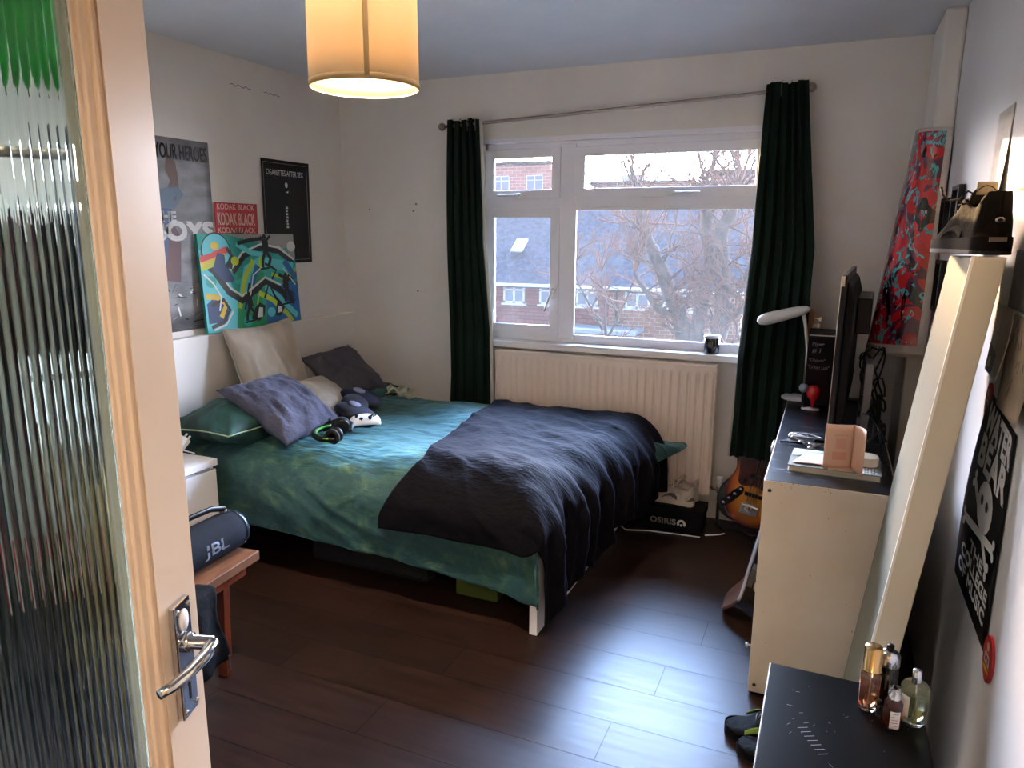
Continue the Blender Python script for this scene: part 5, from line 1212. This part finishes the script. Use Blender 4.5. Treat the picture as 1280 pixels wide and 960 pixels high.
def sticker(label, y, z, ry_, rz_):
    r_ = thing('sticker', label, 'sticker', (XR, y, z), group='red stickers holding the college poster')
    E_ = lambda r, l, n=24: [(-.0055 - .0008 * l, r * ry_ * cos(i * 2 * PI / n), r * rz_ * sin(i * 2 * PI / n)) for i in range(n)]
    MB().add(E_(1, 0) + [(-.0002, p[1], p[2]) for p in E_(1, 0)], [tuple(range(24)), tuple(range(47, 23, -1))] + [(i, (i + 1) % 24, 24 + (i + 1) % 24, 24 + i) for i in range(24)]).build('backing', mat('red_sticker', 'A81824', .4), r_)
    q = MB(); q.add([(-.0068, ry_ * x, rz_ * z_) for x, z_ in ((-.55, -.25), (.55, -.25), (.45, .25), (-.45, .25))], [(0, 1, 2, 3)], 0)
    q.add([(-.0068, ry_ * (x), rz_ * z_) for x, z_ in ((-.55, -.55), (.55, -.55), (.6, -.38), (-.6, -.38))], [(0, 1, 2, 3)], 1)
    q.add([(-.0068, ry_ * (.25 * cos(i * .7)), rz_ * (.55 + .2 * sin(i * .7))) for i in range(9)], [tuple(range(9))], 0)
    for j in range(3): q.add([(-.0072, ry_ * x, rz_ * z_) for x, z_ in ((-.35 + .25 * j, -.15), (-.2 + .25 * j, -.15), (-.2 + .25 * j, .15), (-.35 + .25 * j, .15))], [(0, 1, 2, 3)], 2)
    q.build('print', [C['cream'], C['yellow'], C['black']], r_)
sticker('red oval sticker on the top corner of the college poster', 2.17, 1.125, .035, .058)
sticker('red oval sticker on the bottom corner of the college poster', 1.795, .615, .048, .054)

# ------------------------------------------------------------------ behind the glass door: garments on a rail
rail = thing('clothes_rail', 'metal clothes rail behind the ribbed glass door', 'clothes rail', (-1.62, 1.12, 0))
ax = Vector((.57, .82, 0)).normalized()
def rl_(t, z): return Vector((0, 0, z)) + ax * t
MB().tube([rl_(-.72, 1.72), rl_(.17, 1.72)], .012, 12).build('bar', W['steel'], rail)
MB().tube([rl_(-.72, 1.22), rl_(.17, 1.22)], .008, 12).build('bar', W['steel'], rail)
for t_ in (-.72, .17):
    MB().tube([rl_(t_, .02), rl_(t_, 1.72)], .012, 10).build('post', W['steel'], rail)
    MB().tube([rl_(t_, .02) + Vector((-.18, -.06, 0)), rl_(t_, .02) + Vector((.18, .06, 0))], .014, 10).build('foot', W['steel'], rail)
def garment(label, t_, col, var, L, wdt, thick, seed, trim=None, cat='coat', nm='coat', zt=1.72):
    perp = Vector((ax.y, -ax.x, 0)); p = Vector((-1.62, 1.12, 0)) + ax * t_
    M_ = basis(Vector((p.x, p.y, zt)), perp, ax, Vector((0, 0, 1)))
    r_ = thing(nm, label, cat, M=M_, group='clothes on the rail behind the door')
    def gf(u, v):
        a = 2 * PI * u; z = -.10 - v * L
        sh = .30 + .70 * smooth(v / .12); w = wdt / 2 * sh * (1 - .06 * sin(v * 5 + seed)); d = thick / 2 * (.5 + .5 * smooth(v / .15)) * (1 + .25 * sin(a * 5 + seed + v * 2) + .12 * sin(a * 9 + v * 4))
        return Vector((w * cos(a), d * sin(a), z - .05 * abs(cos(a)) * (1 - smooth(v / .2)) + .012 * sin(a * 3)))
    MB().grid(gf, 60, 30).build('body', mat('cloth_' + str(seed), col, .85, var=var, vs=5, bump=.3, bs=8), r_)
    for sg in (1, -1):
        MB().tube([(sg * wdt * .44, 0, -.16), (sg * wdt * .52, .01, -.40), (sg * wdt * .53, .02, -.62), (sg * wdt * .50, .02, -.78)], [thick * .38, thick * .42, thick * .38, thick * .33], 14).build('sleeve', mat('slv_' + str(seed), col, .85, var=var, vs=6), r_)
    MB().tube([(.0, 0, -.01), (.014, 0, .010), (.0, 0, .022), (-.014, 0, .010), (-.01, 0, -.02), (0, 0, -.06), (0, 0, -.09)], .0025, 6).build('hanger', W['steel'], r_)
    if trim:
        MB().tube([(wdt * .28, -thick * .5, -.14), (wdt * .38, -thick * .55, -.5), (wdt * .42, -thick * .5, -.14 - L * .86)], .012, 8).tube([(wdt * .50, -.0, -.2), (wdt * .52, -.0, -.5), (wdt * .50, 0, -.10 - L)], .012, 8).build('trim', trim, r_)
    return r_
garment('white jacket with red piping behind the glass door', -.075, 'C2C4C0', 'A4A8A4', .85, .46, .12, 1, mat('red_trim', 'A01828', .7))
garment('dark slate blue coat behind the glass door, left of the white jacket', -.21, '1E2830', '2C3842', 1.25, .46, .14, 2)
garment('khaki jacket on the lower bar behind the glass door, nearest the door edge', .075, '7A6A46', '8C7C56', 1.0, .44, .16, 3, zt=1.22)
garment('short black jacket on the upper bar above the khaki one', .065, '0C0D0E', '1A1C1E', .32, .42, .12, 5)
garment('slate blue trousers on the lower bar below the white jacket', -.075, '1A2028', '28323C', .95, .30, .10, 6, cat='trousers', nm='trousers', zt=1.22)
garment('olive green coat at the hinge end of the rail', -.38, '4A4C34', '5C5E40', 1.10, .46, .12, 4)
bl = thing('balloon', 'round green balloon behind the top of the ribbed glass door', 'balloon', (-1.284, .886, 1.914))
MB().ball((0, 0, 0), .115, 32, sc_=(1, 1, 1.08)).build('body', mat('green_latex', '1E9A34', .3), bl)
MB().lathe([(.004, -.124), (.010, -.136), (.002, -.130)], 12).build('knot', mat('green_latex_knot', '1A7A2A', .4), bl)
MB().tube([(0, 0, .12), (.004, 0, .25), (0, 0, ZC - 1.914)], .0015, 5).build('string', W['white'], bl)

# ------------------------------------------------------------------ EXTERIOR
def brick(name, c1, c2, mortar, s=1):
    m = bpy.data.materials.new(name); m.use_nodes = True; k = NT(m); b = k.n['Principled BSDF']
    tc = k.node('ShaderNodeTexCoord'); mp = k.node('ShaderNodeMapping'); mp.inputs['Rotation'].default_value = (PI / 2, 0, 0); k.link(tc.outputs['Object'], mp.inputs[0])
    bt = k.node('ShaderNodeTexBrick'); bt.inputs['Color1'].default_value = lin(c1); bt.inputs['Color2'].default_value = lin(c2); bt.inputs['Mortar'].default_value = lin(mortar)
    bt.inputs['Scale'].default_value = s; bt.inputs['Brick Width'].default_value = .45; bt.inputs['Row Height'].default_value = .16; bt.inputs['Mortar Size'].default_value = .018
    k.link(mp.outputs[0], bt.inputs['Vector']); k.link(bt.outputs[0], b.inputs['Base Color']); b.inputs['Roughness'].default_value = .9; b.inputs['Specular IOR Level'].default_value = .05; return m
W['brickr'] = brick('red_hung_tile', '7A3C36', '6A302E', '4A2422')
W['bricko'] = brick('orange_brick', '8A5E48', '7A4C3A', '8E8074')
W['roof'] = mat('slate_roof', '1C1D25', .8, var='363844', vs=5, bump=.3, bs=12, spec=.05)
W['wfr'] = mat('white_window_frame', 'D0D4DA', .5)
W['wpn'] = mat('house_window_glass', '6C7C90', .15)
W['ground'] = mat('street_ground', '5A5E5A', .9, var='6C6E68', vs=.3)
tag(MB().box(-80, 60, 6, 140, -6.2, -6.0).build('ground', W['ground']), 'street ground outside below the window', 'ground')['kind'] = 'structure'
YH = 30.0
def house_window(par, x0, x1, z0, z1, y, R_, n=2):
    f = MB().box(x0, x1, y - .06, y + .02, z0, z0 + .09, M=R_).box(x0, x1, y - .06, y + .02, z1 - .09, z1, M=R_).box(x0, x0 + .08, y - .06, y + .02, z0, z1, M=R_).box(x1 - .08, x1, y - .06, y + .02, z0, z1, M=R_)
    for i in range(1, n): xx = x0 + (x1 - x0) * i / n; f.box(xx - .045, xx + .045, y - .06, y + .02, z0, z1, M=R_)
    f.box(x0, x1, y - .06, y + .02, z0 + (z1 - z0) * .68, z0 + (z1 - z0) * .68 + .06, M=R_).box(x0 - .08, x1 + .08, y - .12, y, z0 - .08, z0, M=R_)
    fo = f.build('window', W['wfr'], par); MB().box(x0 + .05, x1 - .05, y - .01, y + .0, z0 + .05, z1 - .05, M=R_).build('pane', W['wpn'], fo)
hs = thing('house', 'red and orange brick terraced house with slate roof seen through the window', 'house', (-10, YH, -6)); R_ = rel(hs)
EZ = -.54
MB().box(-30, -8.6, YH, YH + 8, -6, EZ, M=R_).build('tile_hung_wall', W['brickr'], hs)
MB().box(-8.6, -3.2, YH, YH + 8, -6, EZ, M=R_).build('brick_wall', W['bricko'], hs)
MB().add([(-30, YH - .4, EZ - .02), (-2.9, YH - .4, EZ - .02), (-2.9, YH + 5.2, 3.35), (-30, YH + 5.2, 3.35), (-30, YH + 10.8, EZ), (-2.9, YH + 10.8, EZ), (-30, YH - .4, EZ - .2), (-2.9, YH - .4, EZ - .2)], [(0, 1, 2, 3), (3, 2, 5, 4), (0, 6, 7, 1), (0, 3, 4), (1, 5, 2)], M=R_).build('roof', W['roof'], hs)
MB().box(-30, -2.9, YH - .5, YH - .36, EZ - .14, EZ - .02, M=R_).build('gutter', W['wfr'], hs)
for x0, x1 in ((-16.6, -15.6), (-13.5, -12.48), (-11.77, -10.78), (-10.06, -9.1), (-7.91, -6.86), (-6.3, -5.09)):
    house_window(hs, x0, x1, -1.46, -.62, YH, R_)
MB().tube([(-8.25, YH - .08, EZ - .1), (-8.25, YH - .08, -6)], .05, 8, M=R_).build('downpipe', W['dark'], hs)
MB().box(-10.4, -7.05, YH - 1.6, YH, -2.42, -2.24, M=R_).build('canopy', mat('flat_canopy', '8E98A8', .6), hs, bevel=.05)
sk_ = MB().add([(-13.75, YH + 1.02, .28), (-13.2, YH + 1.02, .28), (-13.2, YH + 1.78, .80), (-13.75, YH + 1.78, .80)], [(0, 1, 2, 3)], M=R_ @ T(0, .28, .52)).build('skylight', mat('skylight_glass', 'BFD4E4', .1), hs, solid=.08)
MB().box(-12.4, -11.8, YH + 4.9, YH + 5.5, 3.0, 4.1, M=R_).build('chimney', W['bricko'], hs)
def block(label, x0, x1, y, z1, m, rows, cols, roofm=None, grp=None):
    r_ = thing('apartment_block', label, 'building', (x0, y, -6), group='brick blocks beyond the terraced house'); Rr = rel(r_)
    MB().box(x0, x1, y, y + 9, -6, z1, M=Rr).build('wall', m, r_)
    MB().box(x0 - .25, x1 + .25, y - .25, y + 9.2, z1, z1 + .3, M=Rr).build('roof', roofm or W['roof'], r_)
    for i in range(rows):
        for j in range(cols):
            cw_ = (x1 - x0) / cols; xx = x0 + cw_ * (j + .25); zz = z1 - 2.2 - i * 2.9
            house_window(r_, xx, xx + cw_ * .5, zz, zz + 1.4, y, Rr)
    return r_
W['pinkbrick'] = brick('pink_brick', 'A87468', '96645C', 'B89C94', .6)
block('pale brick block far beyond the slate roof at the upper left of the window', -34, -21.8, 58, 7.2, W['pinkbrick'], 3, 4)
r_ = block('long low flat-roofed block behind the slate roof in the middle of the window', -19.5, -11.3, 62, 5.7, W['bricko'], 2, 5)
MB().box(-17.6 + 19.5, -15.4 + 19.5, 2, 5, 11.9, 12.7).build('roof_box', W['wfr'], r_)
block('tall red brick block behind the bare tree, its windows white', -6.9, -2.6, 44, 4.9, W['pinkbrick'], 4, 3)
block('grey brick block at the right of the window, lower than the red one', -1.8, 3.9, 50, 2.6, brick('grey_brick', '8E8480', '7C7472', 'A09890'), 3, 3)

def tree(label, base, limbs, seed, twig=1.0, grp=None):
    rnd = random.Random(seed)
    r_ = thing('bare_tree', label, 'tree', base); Rr = rel(r_)
    tr = MB(); tw_ = MB()
    def wob(a, b_, n, amp):
        P = []
        for i in range(n + 1):
            t = i / n; p = a.lerp(b_, t); k = amp * sin(PI * t) if n > 1 else 0
            P.append(p + Vector((rnd.uniform(-k, k), rnd.uniform(-k, k), rnd.uniform(-k, k) * .5)))
        return P
    def grow(p, d, L, r, depth):
        q = p + d * L
        P = wob(p, q, 4, L * .07)
        (tr if depth < 2 else tw_).tube(P, [r * (1 - .5 * i / 4) for i in range(5)], 6 if depth < 2 else 4, cap=False, M=Rr)
        if depth >= 4: return
        n = (4, 4, 4, 3)[depth]
        for i in range(n):
            t = rnd.uniform(.35, 1.0); b0 = P[min(4, int(t * 4 + .5))]
            nd = (d + Vector((rnd.uniform(-.9, .9), rnd.uniform(-.7, .7), rnd.uniform(-.25, .75)))).normalized()
            grow(b0, nd, L * rnd.uniform(.48, .72), r * .48, depth + 1)
    for P, r0, r1 in limbs:
        P = [Vector(p) for p in P]; Q = []
        for a, b_ in zip(P, P[1:]): Q += wob(a, b_, 4, .03)[:-1]
        Q.append(P[-1]); n = len(Q)
        tr.tube(Q, [r0 + (r1 - r0) * i / (n - 1) for i in range(n)], 12, M=Rr)
        for i in range(int(n * .25), n):
            for _ in range(2 if i < n - 1 else 5):
                if rnd.random() < .75 * twig or i == n - 1:
                    d = Vector((rnd.uniform(-1, 1), rnd.uniform(-.8, .8), rnd.uniform(-.1, 1.0))).normalized()
                    if i == n - 1: d = Vector((rnd.uniform(-.5, .5), rnd.uniform(-.4, .4), 1)).normalized()
                    grow(Q[i], d, rnd.uniform(.45, .85), .028, 1 if rnd.random() < .6 else 2)
    tr.build('trunk', mat('bark%d' % seed, '2E2826', .9, var='443C38', vs=6, bump=.4, bs=12, spec=.05), r_)
    stuffy(tw_.build('twigs', mat('twig%d' % seed, '5A3C30', .9, spec=.05), r_))
    return r_
Y = 13.0
tree('large bare pollarded tree with several trunks outside the window, in front of the house', (-2.15, Y, -6), [
    ([(-2.2, Y, -6), (-2.3, Y, -2), (-2.32, Y, -.3), (-2.52, Y, .36), (-2.85, Y - .1, 1.1), (-3.2, Y, 1.8), (-3.3, Y, 2.35)], .20, .08),
    ([(-2.2, Y, -.6), (-2.08, Y, .2), (-1.97, Y + .1, 1.1), (-2.10, Y, 2.1), (-2.12, Y, 2.45)], .14, .09),
    ([(-1.75, Y, -6), (-1.78, Y, -1), (-1.70, Y, .4), (-1.80, Y - .1, 1.5), (-1.60, Y, 2.2), (-1.55, Y, 2.4)], .17, .09),
    ([(-1.7, Y, .5), (-1.3, Y - .2, .9), (-1.05, Y - .2, 1.5)], .09, .04),
    ([(-1.72, Y, 0), (-1.35, Y - .3, .35), (-1.05, Y - .2, .6)], .07, .03),
    ([(-2.4, Y, .1), (-2.8, Y - .3, .3), (-3.2, Y - .3, .9)], .08, .03),
    ([(-1.75, Y, -.6), (-1.3, Y - .3, -.25), (-1.0, Y - .2, .0)], .06, .03)], 4)
tree('second bare tree standing farther left, its fine reddish twigs in front of the slate roof', (-5.6, 19, -6), [
    ([(-5.6, 19, -6), (-5.7, 19, -3), (-5.5, 19, -1.2), (-5.7, 19, .6)], .07, .02),
    ([(-5.55, 19, -1.4), (-5.0, 19, -.2), (-4.6, 19, 1.0)], .04, .015),
    ([(-5.6, 19, -1.0), (-6.3, 19, .2), (-6.7, 19, 1.3)], .035, .015)], 11)

# ------------------------------------------------------------------ LIGHT
w = bpy.data.worlds.new('sky'); sc.world = w; w.use_nodes = True
nt = w.node_tree; nt.nodes.clear()
class _K(NT):
    def __init__(s, t): s.t = t; s.n = t.nodes; s.l = t.links
k = _K(nt)
out = k.node('ShaderNodeOutputWorld'); bg = k.node('ShaderNodeBackground'); tc = k.node('ShaderNodeTexCoord')
sp_ = k.node('ShaderNodeSeparateXYZ'); k.link(tc.outputs['Generated'], sp_.inputs[0])
c = k.ramp(sp_.outputs[2], [(0, 'B8B8BC'), (.02, 'F4EEF0'), (.18, 'DCE6F8'), (.6, '9DBBE8')])
SUN_AZ, SUN_EL = math.radians(28.5), math.radians(5.3)
sd = Vector((-sin(SUN_AZ) * cos(SUN_EL), cos(SUN_AZ) * cos(SUN_EL), sin(SUN_EL)))
dt = k.node('ShaderNodeVectorMath', operation='DOT_PRODUCT'); k.link(tc.outputs['Generated'], dt.inputs[0]); dt.inputs[1].default_value = sd
gl_ = k.math('POWER', k.math('MAXIMUM', dt.outputs['Value'], 0), 60)
c2 = k.mix(gl_, c, 'FFC890')
k.link(c2, bg.inputs[0])
mr = k.node('ShaderNodeMapRange', interpolation_type='SMOOTHSTEP'); k.link(sp_.outputs[1], mr.inputs[0]); mr.inputs[1].default_value = .12; mr.inputs[2].default_value = .8; mr.inputs[3].default_value = .9; mr.inputs[4].default_value = 50
k.link(k.math('ADD', mr.outputs[0], k.math('MULTIPLY', gl_, 14.0)), bg.inputs[1]); k.link(bg.outputs[0], out.inputs[0])
def light(nm, ty, loc, e, col, **kw):
    l = bpy.data.lights.new(nm, ty); l.energy = e; l.color = col
    for a, b_ in kw.items(): setattr(l, a, b_)
    o = bpy.data.objects.new(nm, l); o.location = loc; COL.objects.link(o); return o
s_ = light('sun', 'SUN', (0, 0, 5), 17, (1, .62, .30), angle=math.radians(.8)); s_.rotation_euler = (-sd).to_track_quat('-Z', 'Y').to_euler()
p_ = light('window_portal', 'AREA', (-1.1, 4.2, 1.51), 1, (1, 1, 1), shape='RECTANGLE', size=1.75, size_y=1.25); p_.data.cycles.is_portal = True; p_.rotation_euler = (PI / 2, 0, PI); p_.rotation_euler = Vector((0, -1, 0)).to_track_quat('-Z', 'Z').to_euler()
light('pendant_bulb', 'POINT', (-1.305, 1.90, ZC - .27), 118, (1, .84, .66), shadow_soft_size=.04)
light('hall_bulb', 'POINT', (.38, -.66, ZC - .16), 22, (1, .82, .64), shadow_soft_size=.12)

# ------------------------------------------------------------------ CAMERA
yaw, pit, rol = math.radians(23.564), math.radians(11.616), math.radians(.305)
cy, sy, cp, sp2 = cos(yaw), sin(yaw), cos(pit), sin(pit)
f_ = Vector((-sy * cp, cy * cp, -sp2)); r0 = Vector((cy, sy, 0)); u0 = r0.cross(f_)
rr_ = r0 * cos(rol) + u0 * sin(rol); uu_ = -r0 * sin(rol) + u0 * cos(rol)
cam = bpy.data.cameras.new('camera'); co = bpy.data.objects.new('camera', cam); COL.objects.link(co)
co.matrix_world = basis(Vector((0, 0, 1.55)), rr_, uu_, -f_)
cam.sensor_width = 36; cam.lens = 908.57 / 1280 * 36; cam.clip_start = .02; cam.clip_end = 400
sc.camera = co
vs_ = sc.view_settings; vs_.view_transform = 'Standard'; vs_.look = 'None'; vs_.exposure = 1.5; vs_.gamma = 1; vs_.use_curve_mapping = False
cy_ = sc.cycles; cy_.max_bounces = 10; cy_.diffuse_bounces = 5; cy_.glossy_bounces = 4; cy_.transmission_bounces = 10; cy_.transparent_max_bounces = 12
cy_.use_denoising = True; cy_.sample_clamp_indirect = 6; cy_.caustics_reflective = False; cy_.caustics_refractive = True
try: cy_.denoiser = 'OPENIMAGEDENOISE'
except Exception: pass
